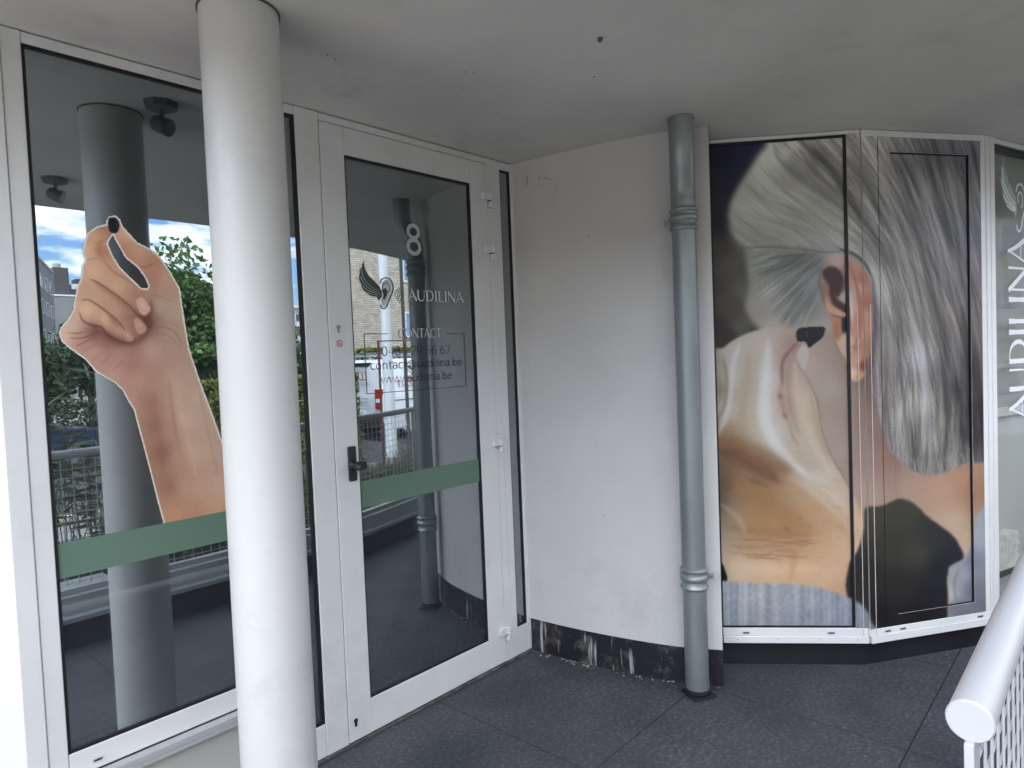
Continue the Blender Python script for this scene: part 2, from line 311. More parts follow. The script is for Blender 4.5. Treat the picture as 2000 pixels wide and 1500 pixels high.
def catmull(P, n=8):
    P = [np.array(p, float) for p in P]; Q = [2*P[0]-P[1]]+P+[2*P[-1]-P[-2]]; out = []
    for i in range(1, len(Q)-2):
        for k in range(n):
            t = k/n; a, b, c, d = Q[i-1], Q[i], Q[i+1], Q[i+2]
            out.append(0.5*((2*b)+(-a+c)*t+(2*a-5*b+4*c-d)*t*t+(-a+3*b-3*c+d)*t**3))
    out.append(P[-1]); return out
def offset(pts, d):
    """shift a plan polyline sideways (positive = to its left)"""
    P = [np.array(p[:2], float) for p in pts]; o = []
    for i in range(len(P)):
        t = P[min(i+1, len(P)-1)]-P[max(i-1, 0)]; t /= np.hypot(*t); o.append(P[i]+np.array([-t[1], t[0]])*d)
    return o
def ribbon(inner, outer): return [tuple(p) for p in inner]+[tuple(p) for p in outer[::-1]]

# artwork rectification: the prints and letterings were measured on the (oblique) shop front;
# these bring a measured point back to the surface it lies on
def ray(px, py): return fw+(px-1000)/FPX*rt-(py-750)/FPX*up
def onwall(px, py, Y=0.0):
    d = ray(px, py); q = CAM+d*(Y-CY)/d[1]; return q
def onplane(px, py, P, n):
    d = ray(px, py); P = np.array(P); n = np.array(n); return CAM+d*(np.dot(P-CAM, n)/np.dot(d, n))
def project(P):
    v = P-CAM; z = v@fw; return 1000+FPX*(v@rt)/z, 750-FPX*(v@up)/z

# ------------------------------------------------------------------ the setting
CEIL = 2.375
FACE = catmull([(0.86, -1.95), (1.4, -1.95), (1.95, -1.955), (2.5, -2.0), (2.95, -2.08), (3.7, -2.32), (4.5, -2.68), (5.4, -3.2)], 6)   # inner face of the parapet (plan)
fl = MB(); edge = offset(FACE, -0.16)
fl.prism([(-0.5, 0.2), (-0.5, -2.62), (0.70, -2.62), (0.70, -2.11)]+[tuple(p) for p in edge]+[(7.5, -3.4), (7.5, 0.2)], -0.12, 0.0)
structure(fl.build('terrace_floor', 'tiles'))
sf = MB(); sedge = offset(FACE, -0.235)
sf.prism([(-0.15, 3.0), (-0.15, -2.19)]+[tuple(p) for p in sedge]+[(7.5, -3.6), (7.5, 3.0)], CEIL, CEIL+0.3)
structure(sf.build('ceiling', 'ceiling'))
g = MB(); g.box(-150, 150, -150, 60, -0.9, -0.5); structure(g.build('ground', 'paving'))
g = MB(); g.box(-80, 80, -16.2, -8.0, -0.5, -0.47); structure(g.build('road', 'asphalt'))
g = MB(); g.box(-8, 12, -6.2, -2.9, -0.5, -0.36); structure(g.build('planting_bed', 'soil'))
g = MB()
for k in range(3): g.box(-0.5, 0.7, -2.62-0.32*(k+1), -2.62-0.32*k, -0.5, -0.12*(k+1)-0.0)
structure(g.build('entrance_steps', 'concrete'))
g = MB(); g.box(-20, 0.75, -7.9, 3.5, -0.5, -0.482); structure(g.build('bounce_ground', 'pale_paving'))  # unseen pale ground, added to bounce daylight up to the ceiling
g = MB(); g.box(-80, 80, -8.12, -8.0, -0.47, -0.38); structure(g.build('kerb', 'concrete', bevel=0.01))
# dark room behind the panes
g = MB(); g.quad((-1, 2.6, 0.05), (6, 2.6, 0.05), (6, 2.6, CEIL), (-1, 2.6, CEIL)); g.quad((-1, 0.07, 0.02), (6, 0.07, 0.02), (6, 2.6, 0.02), (-1, 2.6, 0.02)); g.quad((-1, .07, .02), (-1, 2.6, .02), (-1, 2.6, CEIL), (-1, .07, CEIL))
g.quad((5.66, -1.80, .02), (5.7, 2.6, .02), (5.7, 2.6, CEIL), (5.66, -1.80, CEIL))
structure(g.build('interior_wall', 'room_dark'))
g = MB(); g.quad((-1, 0.07, CEIL-0.01), (6, 0.07, CEIL-0.01), (6, 2.6, CEIL-0.01), (-1, 2.6, CEIL-0.01)); structure(g.build('interior_ceiling', 'room_dark'))

# storeys above the terrace
B = thing('apartment_block', (2, 0, CEIL+0.3), 'upper storeys of the pale building, standing over the covered terrace', 'building')
g = MB(); g.box(-0.15, 12, -2.19, 8, CEIL+0.3, 6.2); g.build('wall', 'plaster', B)
for k in range(5):
    for z in (3.5,):
        x = 0.4+2.3*k; f = MB(); f.box(x, x+1.6, -2.23, -2.19, z, z+1.4); fo = f.build('window', 'window_white', B, bevel=0.005)
        p = MB(); p.box(x+0.08, x+1.52, -2.236, -2.231, z+0.08, z+1.32); p.build('pane', 'window_glass', fo)

# ------------------------------------------------------------------ wall A: the glazed shop front (plane y = 0)
YF = -0.012
def framebox(mb, x0, x1, z0, z1, yf=YF, yb=0.055): mb.box(x0, x1, yf, yb, z0, z1)
def ring(x0, x1, z0, z1, w_, yf, yb):
    mb = MB(); mb.box(x0, x0+w_, yf, yb, z0, z1).box(x1-w_, x1, yf, yb, z0, z1).box(x0+w_, x1-w_, yf, yb, z0, z0+w_).box(x0+w_, x1-w_, yf, yb, z1-w_, z1); return mb

# corner post
P = thing('corner_post', (0.42, 0, 0), 'broad white corner post at the left end of the glass front', 'post')
g = MB(); g.prism([(0.415, YF-0.004), (0.463, YF-0.004), (0.463, 0.06), (0.30, 0.06), (0.36, 0.035)], 0.0, CEIL-0.002); g.build('post_cover', 'white_frame', P, bevel=0.003)

# fixed window with the hand
Wn = thing('fixed_window', (0.8, 0, 0.30), 'tall fixed window in a white frame showing a hand holding a hearing aid', 'window')
g = MB(); framebox(g, 0.4645, 0.51, 0.30, CEIL-0.003); framebox(g, 1.10, 1.145, 0.30, CEIL-0.003)
framebox(g, 0.511, 1.099, 2.342, CEIL-0.004, YF+0.001); framebox(g, 0.511, 1.099, 0.325, 0.393, YF+0.001)
g.build('frame', 'white_frame', Wn, bevel=0.0025)
ring(0.51, 1.10, 0.393, 2.342, 0.009, -0.006, 0.05).build('gasket', 'gasket', Wn)
g = MB(); g.box(0.515, 1.095, 0.0, 0.008, 0.398, 2.337); g.build('glass', 'pane', Wn)
g = MB(); g.box(0.47, 1.14, -0.048, -0.013, 0.303, 0.322); g.box(0.47, 1.14, -0.0475, -0.044, 0.288, 0.3025); g.build('sill', 'white_metal', Wn, bevel=0.003)
dc = MB(); q = onwall(190, 1468, YF); dc.box(q[0]-0.013, q[0]+0.013, YF-0.0035, YF+0.002, 0.347, 0.356); d0 = dc.build('drain_cap', 'white_metal', Wn, bevel=0.002)
dc = MB(); dc.box(q[0]-0.009, q[0]+0.009, YF-0.005, YF-0.0032, 0.349, 0.3535); dc.build('slot', 'hole_black', d0)
g = MB(); g.box(0.5195, 1.0905, -0.0016, -0.0002, 0.886, 0.984); g.build('frosted_band', 'frost_green', Wn)

# wall under it
g = MB(); g.box(0.30, 1.145, -0.008, 0.06, 0.0, 0.2995)
lw = g.build('parapet_wall', 'low_plaster', bevel=0.003); tag(lw, 'low beige rendered wall below the tall fixed window', 'wall')

# sidelight left of door
Sd = thing('sidelight_window', (1.23, 0, 0), 'narrow full height sidelight left of the door, half behind the round column', 'window')
g = MB(); framebox(g, 1.146, 1.17, 0.012, CEIL-0.003); framebox(g, 1.1705, 1.3135, 0.012, 0.132, YF+0.001); framebox(g, 1.1705, 1.3135, 2.340, CEIL-0.004, YF+0.001); g.build('frame', 'white_frame', Sd, bevel=0.0025)
ring(1.17, 1.314, 0.132, 2.340, 0.012, -0.006, 0.05).build('gasket', 'gasket', Sd)
g = MB(); g.box(1.178, 1.306, 0.0, 0.008, 0.14, 2.332); g.build('glass', 'pane', Sd)

# door surround
Fr = thing('door_frame', (1.85, 0, 0), 'white door frame with head and jambs around the glass entrance door', 'door frame')
g = MB(); framebox(g, 1.3145, 1.4075, 0.012, CEIL-0.003); g.build('jamb', 'white_frame', Fr, bevel=0.0025)
g = MB(); framebox(g, 2.2835, 2.3275, 0.012, CEIL-0.003); g.build('jamb', 'white_frame', Fr, bevel=0.0025)
g = MB(); framebox(g, 1.408, 2.283, 2.3435, CEIL-0.004); g.build('head', 'white_frame', Fr, bevel=0.0025)
g = MB(); g.box(1.146, 2.47, -0.020, 0.05, 0.0, 0.0115); g.build('threshold', 'sealant', Fr, bevel=0.003)
g = MB(); g.box(1.40, 2.29, 0.045, 0.054, 0.012, 2.36); g.build('rebate', 'gasket', Fr)

# entrance door
D = thing('entrance_door', (1.85, 0, 0.012), 'white framed glass entrance door with number 8 and shop lettering', 'door')
g = MB(); YD = -0.014
framebox(g, 1.4105, 1.5125, 0.0155, 2.3405, YD, 0.04); framebox(g, 2.1765, 2.2805, 0.0155, 2.3405, YD, 0.04)
framebox(g, 1.5128, 2.1762, 0.0155, 0.1475, YD+0.0008, 0.04); framebox(g, 1.5128, 2.1762, 2.2375, 2.3405, YD+0.0008, 0.04)
g.build('leaf_frame', 'white_frame', D, bevel=0.002)
ring(1.5125, 2.1765, 0.1475, 2.2375, 0.0085, -0.007, 0.03).build('gasket', 'gasket', D)
g = MB(); g.box(1.518, 2.171, 0.0, 0.008, 0.153, 2.232); g.build('glass', 'pane', D)
g = MB(); g.box(1.5212, 2.1678, -0.0016, -0.0002, 0.890, 0.994); g.build('frosted_band', 'frost_green', D)
# handle: back plate, neck, paddle knob
hx, hz = 1.478, 1.072
g = MB()
pl = [(hx-0.0165, hz-0.060), (hx-0.014, hz-0.066), (hx+0.014, hz-0.066), (hx+0.0165, hz-0.060), (hx+0.0165, hz+0.060), (hx+0.014, hz+0.066), (hx-0.014, hz+0.066), (hx-0.0165, hz+0.060)]
i = len(g.v); g.v += [(a, YD-0.011, b) for a, b in pl]+[(a, YD, b) for a, b in pl]; g.f += [tuple(range(8)), tuple(range(15, 7, -1))]+[(k, (k+1) % 8, 8+(k+1) % 8, 8+k) for k in range(8)]
hd = g.build('door_handle', 'handle_black', D, bevel=0.002)
g = MB(); g.tube([(hx, YD-0.010, hz-0.006), (hx, YD-0.016, hz-0.006), (hx, YD-0.026, hz-0.006), (hx, YD-0.040, hz-0.006)], [0.021, 0.019, 0.0125, 0.012], 20)
g.build('neck', 'handle_black', hd, smooth=True)
g = MB()
prof = [(-0.036, 0.006), (-0.030, 0.013), (-0.012, 0.0175), (0.012, 0.0175), (0.030, 0.013), (0.036, 0.006), (0.036, -0.006), (0.030, -0.013), (0.012, -0.0175), (-0.012, -0.0175), (-0.030, -0.013), (-0.036, -0.006)]
n_ = len(prof)
for yy, sc in ((-0.040, 0.72), (-0.048, 1.0), (-0.058, 1.0), (-0.064, 0.8)): g.v += [(hx+0.004+a*sc*0.75, YD+yy, hz-0.006+b*sc) for a, b in prof]
for k in range(3): g.f += [(k*n_+a, k*n_+(a+1) % n_, (k+1)*n_+(a+1) % n_, (k+1)*n_+a) for a in range(n_)]
g.f += [tuple(range(n_))[::-1], tuple(range(3*n_, 4*n_))]
g.build('knob', 'handle_black', hd, smooth=True)
g = MB(); g.tube([(hx-0.012, YD-0.0635, hz-0.006), (hx-0.012, YD-0.0655, hz-0.006)], 0.007, 14); g.build('screw_cover', 'lamp_grey', hd)
def euro(px, py, steel, nm):
    q = onwall(px, py, YD); x, z = q[0], q[2]
    g = MB(); g.tube([(x, YD-0.003, z+0.005), (x, YD+0.001, z+0.005)], 0.0085, 18); g.box(x-0.005, x+0.005, YD-0.0029, YD+0.001, z-0.017, z+0.002)
    o = g.build(nm, 'lock_steel' if steel else 'hole_black', D, bevel=0.0005)
    if steel: g = MB(); g.box(x-0.001, x+0.001, YD-0.0036, YD-0.0028, z, z+0.010); g.build('key_slot', 'hole_black', o)
euro(661, 641, True, 'lock_cylinder'); euro(695, 1410, False, 'keyhole')
# hinges: knuckle on the leaf, knuckle on the frame
for px, py in ((943, 390), (952, 494), (965, 871), (978, 1241)):
    q = onwall(px, py-6, YD); z = q[2]; x = 2.2815
    g = MB(); g.box(x-0.042, x+0.012, YD-0.019, YD-0.0003, z-0.015, z+0.018); h = g.build('hinge', 'white_frame', D, bevel=0.003)
    g = MB(); g.tube([(x+0.008, YD-0.019, z-0.014), (x+0.008, YD-0.019, z+0.017)], 0.0095, 16); g.build('knuckle', 'white_frame', h, smooth=True)
    g = MB(); g.box(x+0.004, x+0.042, YD-0.017, YF-0.0003, z-0.047, z-0.0185); g.tube([(x+0.008, YD-0.0165, z-0.047), (x+0.008, YD-0.0165, z-0.0185)], 0.0095, 16); g.build('hinge_leaf', 'white_frame', h, bevel=0.003)
    g = MB(); g.box(x-0.002, x+0.016, YD-0.018, YD-0.002, z-0.0183, z-0.0153); g.build('pin', 'hole_black', h)

# sidelight right of the door
Sr = thing('sidelight_window', (2.4, 0, 0), 'narrow full height sidelight between the door hinges and the curved wall', 'window')
g = MB(); framebox(g, 2.328, 2.373, 0.012, CEIL-0.003); framebox(g, 2.4475, 2.474, 0.012, CEIL-0.003); framebox(g, 2.3735, 2.447, 0.012, 0.1465, YF+0.001); framebox(g, 2.3735, 2.447, 2.335, CEIL-0.004, YF+0.001)
g.build('frame', 'white_frame', Sr, bevel=0.0025)
ring(2.373, 2.4475, 0.1465, 2.335, 0.008, -0.006, 0.05).build('gasket', 'gasket', Sr)
g = MB(); g.box(2.379, 2.4415, 0.0, 0.008, 0.153, 2.329); g.build('glass', 'pane', Sr)

# continuation of the front to the left of the corner post
g = MB(); g.prism([(0.299, 0.059), (0.30, 0.09), (-0.9, 0.612), (-0.93, 0.55)], 0.46, CEIL-0.004); lf = g.build('side_wall', 'brick_dark'); tag(lf, 'dark brick wall running back from the white corner post', 'wall')
g = MB(); g.prism([(0.299, 0.050), (0.30, 0.09), (-0.9, 0.612), (-0.935, 0.54)], 0.0, 0.459); lf = g.build('base_wall', 'low_plaster'); tag(lf, 'pale base of the dark brick wall left of the corner post', 'wall')

# ------------------------------------------------------------------ curved rendered wall
CW = catmull([(2.459, 0.04), (2.466, -0.02), (2.483, -0.20), (2.506, -0.36), (2.548, -0.56), (2.602, -0.745), (2.682, -0.912)], 8)
CWt = thing('curved_wall', (2.6, -0.4, 0), 'curved pale rendered wall between the door and the large photo panels', 'wall')
back = [(2.86, -0.80), (2.95, -0.70), (2.95, 0.10), (2.475, 0.10)]
g = MB(); g.prism([tuple(p) for p in CW]+back, 0.165, CEIL-0.001); g.build('plaster_face', 'plaster', CWt, smooth=True, bevel=0.0)
inn = offset(CW, 0.014)
g = MB(); g.prism([tuple(p) for p in inn]+[(2.86, -0.785), (2.94, -0.70), (2.94, 0.09), (2.485, 0.09)], 0.001, 0.1648); g.build('plinth', 'stained_plinth', CWt, smooth=True)
# crumbs of render and dust along the foot of the plinth
dm = MB()
for k in range(70):
    t = rng.random(); j = int(t*(len(inn)-1)); c = inn[j]; r_ = 0.0015+0.004*rng.random()**2
    x = c[0]-0.004-abs(rng.normal())*0.018; y = c[1]+rng.normal()*0.012
    dm.box(x-r_, x+r_, y-r_*1.4, y+r_*1.4, 0.0003, 0.0006+r_*0.5, Matrix.Translation((x, y, 0)) @ Matrix.Rotation(rng.random()*3, 4, 'Z') @ Matrix.Translation((-x, -y, 0)))
o = dm.build('plaster_crumbs', 'dust'); o['kind'] = 'stuff'; tag(o, 'pale crumbs of render lying along the foot of the curved wall', 'debris')

# ------------------------------------------------------------------ down pipe
Z = thing('downpipe', (2.565, -0.85, 0), 'grey zinc downpipe standing in front of the curved wall', 'downpipe')
pc = np.array([2.565, -0.850]); off = np.array([-0.886, -0.464])*0.068; r0 = 0.049
path = [(pc[0], pc[1], 0.028), (pc[0], pc[1], 0.5), (pc[0], pc[1], 1.2), (pc[0], pc[1], 1.9), (pc[0], pc[1], 2.08)]
for t in np.linspace(0.1, 1, 8):
    s_ = t*t*(3-2*t); path.append((pc[0]+off[0]*s_, pc[1]+off[1]*s_, 2.08+0.20*t))
path.append((pc[0]+off[0], pc[1]+off[1], CEIL-0.001))
g = MB(); g.tube(path, r0, 28); g.build('pipe', 'zinc', Z, smooth=True)
def collar(zc, nm='collar'):
    g = MB(); zz = []; rr = []
    for dz, dr in ((-0.046, 0.001), (-0.044, 0.006), (-0.036, 0.009), (-0.028, 0.006), (-0.022, 0.003), (-0.010, 0.003), (-0.006, 0.008), (0.004, 0.010), (0.013, 0.008), (0.018, 0.003), (0.026, 0.003), (0.031, 0.008), (0.038, 0.009), (0.044, 0.005), (0.047, 0.001)):
        zz.append((pc[0], pc[1], zc+dz)); rr.append(r0+dr)
    g.tube(zz, rr, 32); return g.build(nm, 'zinc', Z, smooth=True)
c1 = collar(1.985); c2 = collar(0.50)
for c, zc, sx in ((c1, 1.975, -1), (c2, 0.51, 1)):       # clamp ears with a screw
    u = np.array([0.464, -0.886])*sx; a = pc+u*0.054; b = pc+u*0.078
    g = MB(); g.prism([tuple(a+off*0.06), tuple(b+off*0.06), tuple(b-off*0.0), tuple(a-off*0.0)], zc-0.013, zc+0.013); e_ = g.build('clamp_ear', 'zinc', c, bevel=0.002)
    m_ = (a+b)/2+off*0.06; n_ = off/np.hypot(*off); g = MB(); g.tube([(m_[0], m_[1], zc), (m_[0]+n_[0]*0.006, m_[1]+n_[1]*0.006, zc)], 0.005, 10); g.build('screw', 'lock_steel', e_)
g = MB(); s0 = (pc[0]+off[0]*0.72, pc[1]+off[1]*0.72)
g.tube([(pc[0], pc[1], 2.066), (pc[0], pc[1], 2.074)], r0+0.0018, 28); g.build('seam', 'zinc', Z, smooth=True); g = MB(); g.tube([(pc[0]+off[0], pc[1]+off[1], CEIL-0.012), (pc[0]+off[0], pc[1]+off[1], CEIL-0.0015)], r0+0.003, 28); g.build('top_flange', 'zinc', Z, smooth=True)
g = MB(); R_ = Matrix.Translation((pc[0], pc[1], 0)) @ Matrix.Rotation(math.radians(-28), 4, 'Z')
g.box(-0.050, 0.056, -0.056, 0.050, 0.0008, 0.010, R_); g.tube([(pc[0], pc[1], 0.018), (pc[0], pc[1], 0.034)], 0.0515, 28); g.build('foot_collar', 'rubber', Z, bevel=0.002)

# ------------------------------------------------------------------ round column
Cx, Cy_ = 0.883, -0.484
cs = thing('round_column', (Cx, Cy_, 0), 'round white column standing in front of the glass shop front', 'column')
g = MB(); g.tube([(Cx, Cy_, z) for z in (0.0, 0.6, 1.2, 1.8, CEIL-0.001)], 0.0985, 64); g.build('shaft', 'column_paint', cs, smooth=True)
g = MB(); g.tube([(Cx, Cy_, CEIL-0.005), (Cx, Cy_, CEIL-0.0007)], 0.1025, 64); g.build('sealant_joint', 'sealant', cs, smooth=True)

# ceiling fixing stub and small ceiling blemishes
q = onplane(1172, 74, (0, 0, CEIL), (0, 0, 1)); g = MB(); g.box(-0.009, 0.009, -0.006, 0.006, -0.010, 0.0); st = g.build('ceiling_fixing', 'sealant', bevel=0.002); st.location = (q[0], q[1], CEIL); st.rotation_euler = (0, 0, 0.8); tag(st, 'small broken fixing stub sticking out of the pale ceiling', 'fixing')

# ceiling spots (seen mirrored in the glass)
for k, (x, y, rz) in enumerate(((0.972, -0.27, 0.5), (0.97, -1.53, 2.2))):
    lb = ['grey ceiling spotlight nearest the glass, mirrored beside the column', 'grey ceiling spotlight near the parapet, mirrored at the left window edge'][k]
    Lp = thing('ceiling_spotlight', (x, y, CEIL), lb, 'spotlight', 'spotlights on the terrace ceiling')
    g = MB(); g.tube([(x, y, CEIL-0.022), (x, y, CEIL-0.0005)], [0.052, 0.058], 8); g.build('base_plate', 'lamp_grey', Lp, bevel=0.002)
    g = MB(); g.tube([(x, y, CEIL-0.06), (x, y, CEIL-0.02)], 0.008, 12); g.build('arm', 'lamp_grey', Lp, smooth=True)
    d = Vector((math.sin(rz), -math.cos(rz)*-1 if k == 0 else -math.cos(rz), -0.45)).normalized(); c = Vector((x, y, CEIL-0.078))
    g = MB(); g.tube([tuple(c-d*0.035), tuple(c-d*0.028), tuple(c+d*0.025), tuple(c+d*0.030)], [0.018, 0.026, 0.030, 0.030], 22); g.build('lamp_head', 'lamp_grey', Lp, smooth=True)
    g = MB(); g.tube([tuple(c+d*0.0302), tuple(c+d*0.0325)], 0.0255, 22); g.build('lens', 'lamp_lens', Lp)
# small marks: scratches and flakes on the curved wall, specks on the ceiling
mk = MB()
for (xa, ya), (xb, yb) in (((1029, 343), (1031, 362)), ((1050, 352), (1056, 345)), ((1062, 347), (1078, 351)), ((1150, 458), (1151, 466)), ((1178, 1005), (1181, 1007))):
    for t0, t1 in ((0, 1),):
        P_ = [];
        for px, py in ((xa, ya), (xb, yb)):
            xs_ = 2.48; q = None
            for _ in range(6): q = onplane(px, py, (xs_, 0, 0), (1, 0, 0)); xs_ = float(np.interp(-q[1], [-p[1] for p in CW], [p[0] for p in CW]))
            P_.append((q[0]-0.0004, q[1], q[2]))
        mk.tube(P_, 0.0011, 5)
mk.build('scratches', 'sealant', CWt)['kind'] = 'stuff'
mk = MB(); rs = random.Random(8)
for k in range(13):
    px, py = rs.choice([(1210, 160), (905, 160), (920, 215), (1400, 200), (700, 60), (1380, 258), (640, 120), (1000, 280), (1500, 120), (850, 90)]); q = onplane(px+rs.uniform(-60, 60), py+rs.uniform(-22, 22), (0, 0, CEIL), (0, 0, 1)); r_ = rs.uniform(0.001, 0.0028)
    mk.tube([(q[0], q[1], CEIL-0.0008), (q[0]+r_, q[1]+r_*.5, CEIL-0.0001)], r_, 6)
o = mk.build('ceiling_specks', 'sealant'); o['kind'] = 'stuff'; tag(o, 'scattered tiny dark specks of dirt on the pale ceiling', 'dirt')
# ------------------------------------------------------------------ bay of photo panels (three facets)
PP = [np.array(p) for p in ((2.866, -0.826), (3.240, -1.337), (3.790, -1.710), (4.440, -1.912), (5.15, -1.93), (5.75, -1.70))]
def facet(k):
    t = PP[k+1]-PP[k]; Ln = float(np.hypot(*t)); t = t/Ln; n = np.array([t[1], -t[0]])
    m4 = Matrix([[t[0], -n[0], 0, PP[k][0]], [t[1], -n[1], 0, PP[k][1]], [0, 0, 1, 0], [0, 0, 0, 1]])
    return t, n, m4, Ln
def to_s(k, px, py, y=-0.012):
    t, n, m4, Ln = facet(k); q = onplane(px, py, (PP[k][0]-y*n[0], PP[k][1]-y*n[1], 0), (n[0], n[1], 0)); return float((q[:2]-PP[k])@t), float(q[2])

t1, n1, A1, L1 = facet(0); t2, n2, A2, L2 = facet(1); t3, n3, A3, L3 = facet(2)
bays = thing('bay_window', (3.05, -1.08, 0.118), 'left bay window fully covered by the photo of a hand at an ear', 'window')
g = MB(); g.box(0.0, L1-0.002, -0.012, 0.05, 2.3565, CEIL-0.003, A1); g.box(0.0, L1-0.004, -0.0125, 0.05, 0.150, 0.185, A1); g.box(0.0, L1-0.004, -0.019, 0.05, 0.118, 0.1495, A1)
g.build('frame', 'white_frame', bays, bevel=0.0025)
g = MB(); g.box(0.577, L1-0.004, -0.0110, 0.05, 0.1855, 2.356, A1); g.build('mullion', 'cap_white', bays)
g = MB()
for b_ in ((0.0, 0.004, 0.1855, 2.356), (0.566, 0.5768, 0.1855, 2.356), (0.0042, 0.5658, 0.1855, 0.192), (0.0042, 0.5658, 2.345, 2.356)): g.box(b_[0], b_[1], -0.006, 0.05, b_[2], b_[3], A1)
g.build('gasket', 'gasket', bays)
for s_ in (0.10, 0.47):
    g = MB(); g.box(s_-0.016, s_+0.016, -0.0165, -0.0123, 0.160, 0.170, A1); dd = g.build('drain_cap', 'white_metal', bays, bevel=0.001)
    g = MB(); g.box(s_-0.012, s_+0.012, -0.0172, -0.0160, 0.1625, 0.1675, A1); g.build('slot', 'hole_black', dd)
for s_ in (0.06, 0.24, 0.42, 0.58):
    g = MB(); g.tube([tuple(A1 @ Vector((s_, -0.0185, 0.136))), tuple(A1 @ Vector((s_, -0.0202, 0.136)))], 0.0022, 8); g.build('screw', 'lock_steel', bays)
bayd = thing('photo_wall_panel', (3.5, -1.52, 0.115), 'right bay panel with a framed leaf covered by the photo of long grey hair', 'panel')
g = MB(); g.box(0.002, 0.664, -0.012, 0.05, 2.345, CEIL-0.003, A2); g.box(0.002, 0.6635, -0.0125, 0.05, 0.150, 0.178, A2); g.box(0.002, 0.663, -0.019, 0.05, 0.115, 0.1495, A2)
g.box(0.6365, 0.662, -0.0122, 0.05, 0.1782, 2.3448, A2)
g.build('frame', 'white_frame', bayd, bevel=0.0025)
g = MB(); g.box(0.002, 0.148, -0.0110, 0.05, 0.179, 2.344, A2); g.box(0.574, 0.636, -0.0110, 0.05, 0.179, 2.344, A2); g.box(0.1481, 0.5739, -0.0110, 0.05, 0.179, 0.23, A2); g.box(0.1481, 0.5739, -0.0110, 0.05, 2.28, 2.344, A2)
g.build('leaf_frame', 'cap_white', bayd)
g = MB()
for b_ in ((0.1482, 0.151, 0.2302, 2.2798), (0.5685, 0.5738, 0.2302, 2.2798), (0.1512, 0.5683, 0.2302, 0.2335), (0.1512, 0.5683, 2.2755, 2.2798)): g.box(b_[0], b_[1], -0.0095, 0.05, b_[2], b_[3], A2)
g.box(0.0835, 0.0855, -0.0133, -0.0121, 0.18, 2.343, A2)
g.build('gasket', 'gasket', bayd)
g = MB(); g.box(0.149, 0.5738, 0.0005, 0.02, 0.2345, 2.275, A2); g.build('leaf_panel', 'cap_white', bayd)
for s_ in (0.09, 0.17, 0.60):
    g = MB(); g.box(s_-0.016, s_+0.016, -0.0165, -0.0123, 0.157, 0.167, A2); dd = g.build('drain_cap', 'white_metal', bayd, bevel=0.001)
    g = MB(); g.box(s_-0.012, s_+0.012, -0.0172, -0.0160, 0.1595, 0.1645, A2); g.build('slot', 'hole_black', dd)
g = MB(); g.tube([tuple(A1 @ Vector((0.608, -0.0135, z))) for z in (0.12, 1.62)], 0.0017, 6); g.build('joint_highlight', 'highlight_cream', bays)  # cream strips paint the highlights along the corner joints, lower part only
g = MB(); g.tube([tuple(A2 @ Vector((0.030, -0.0135, z))) for z in (0.12, 1.62)], 0.0017, 6); g.build('joint_highlight', 'highlight_cream', bayd)
g = MB(); g.prism([tuple((PP[1]+n1*0.0145-t1*0.003)), tuple(PP[1]+(n1+n2)*0.0085), tuple(PP[1]+n2*0.0145+t2*0.001), tuple(PP[1]-(n1+n2)*0.02)], 0.150, 0.1785); g.build('corner_cap', 'white_frame', bays)

# third facet: glass with vertical lettering
s_g = to_s(2, 1945, 600)[0]
bw = thing('bay_window', (4.1, -1.8, 0.118), 'bay window at the right edge with tall vertical white shop lettering', 'window')
g = MB(); g.box(0.002, s_g/2-0.001, -0.012, 0.05, 0.118, CEIL-0.003, A3); g.box(s_g/2+0.001, s_g, -0.0145, 0.05, 0.118, CEIL-0.003, A3)
g.box(s_g+0.0005, L3-0.045, -0.012, 0.05, 2.348, CEIL-0.004, A3); g.box(s_g+0.0005, L3-0.045, -0.012, 0.05, 0.118, 0.18, A3); g.box(L3-0.0445, L3-0.002, -0.013, 0.05, 0.118, CEIL-0.003, A3)
g.build('frame', 'white_frame', bw, bevel=0.0025)
g = MB(); g.box(s_g+0.004, L3-0.05, 0.0, 0.006, 0.184, 2.344, A3); g.build('glass', 'bay_pane', bw)
g = MB()
g.box(s_g+0.0005, s_g+0.004, -0.003, 0.04, 0.181, 2.3475, A3); g.box(s_g+0.0042, L3-0.05, -0.003, 0.04, 2.341, 2.3475, A3); g.box(s_g+0.0042, L3-0.05, -0.003, 0.04, 0.181, 0.186, A3); g.build('gasket', 'gasket', bw)
zb = to_s(2, 1975, 817)[1]
bn = MB(); bn.box(s_g+0.006, L3-0.06, 0.055, 0.057, zb+0.045, 2.335, A3); b1 = bn.build('banner', 'banner_grey'); tag(b1, 'grey banner hanging behind the lettered bay window glass', 'banner')
bn = MB(); bn.box(s_g+0.006, L3-0.06, 0.0535, 0.0585, zb, zb+0.044, A3); bn.build('hem', 'banner_edge', b1, bevel=0.001)
bn = MB(); bn.box(s_g+0.001, L3-0.046, 0.085, 0.088, 0.12, 2.345, A3); b2 = bn.build('window_blind', 'blind'); tag(b2, 'pale blind drawn down behind the banner in the bay', 'blind')
bn = MB(); bn.box(s_g+0.001, L3-0.052, 0.008, 0.084, 0.30, 0.325, A3); b3 = bn.build('window_shelf', 'gasket'); tag(b3, 'dark shelf inside the bay at the right edge', 'shelf')
bn = MB(); rr = random.Random(3)
for k in range(14):
    z = 0.326+0.012*k; a = rr.uniform(-.05, .05); Mx = A3 @ Matrix.Translation((s_g+0.15+rr.uniform(-.01, .01), 0.045, 0)) @ Matrix.Rotation(a, 4, 'Z'); bn.box(-0.12, 0.12, -0.030, 0.030, z, z+0.010, Mx)
b4 = bn.build('leaflet_stack', 'paper', bevel=0.001); tag(b4, 'pile of pale leaflets on the shelf inside the right bay window', 'leaflets')
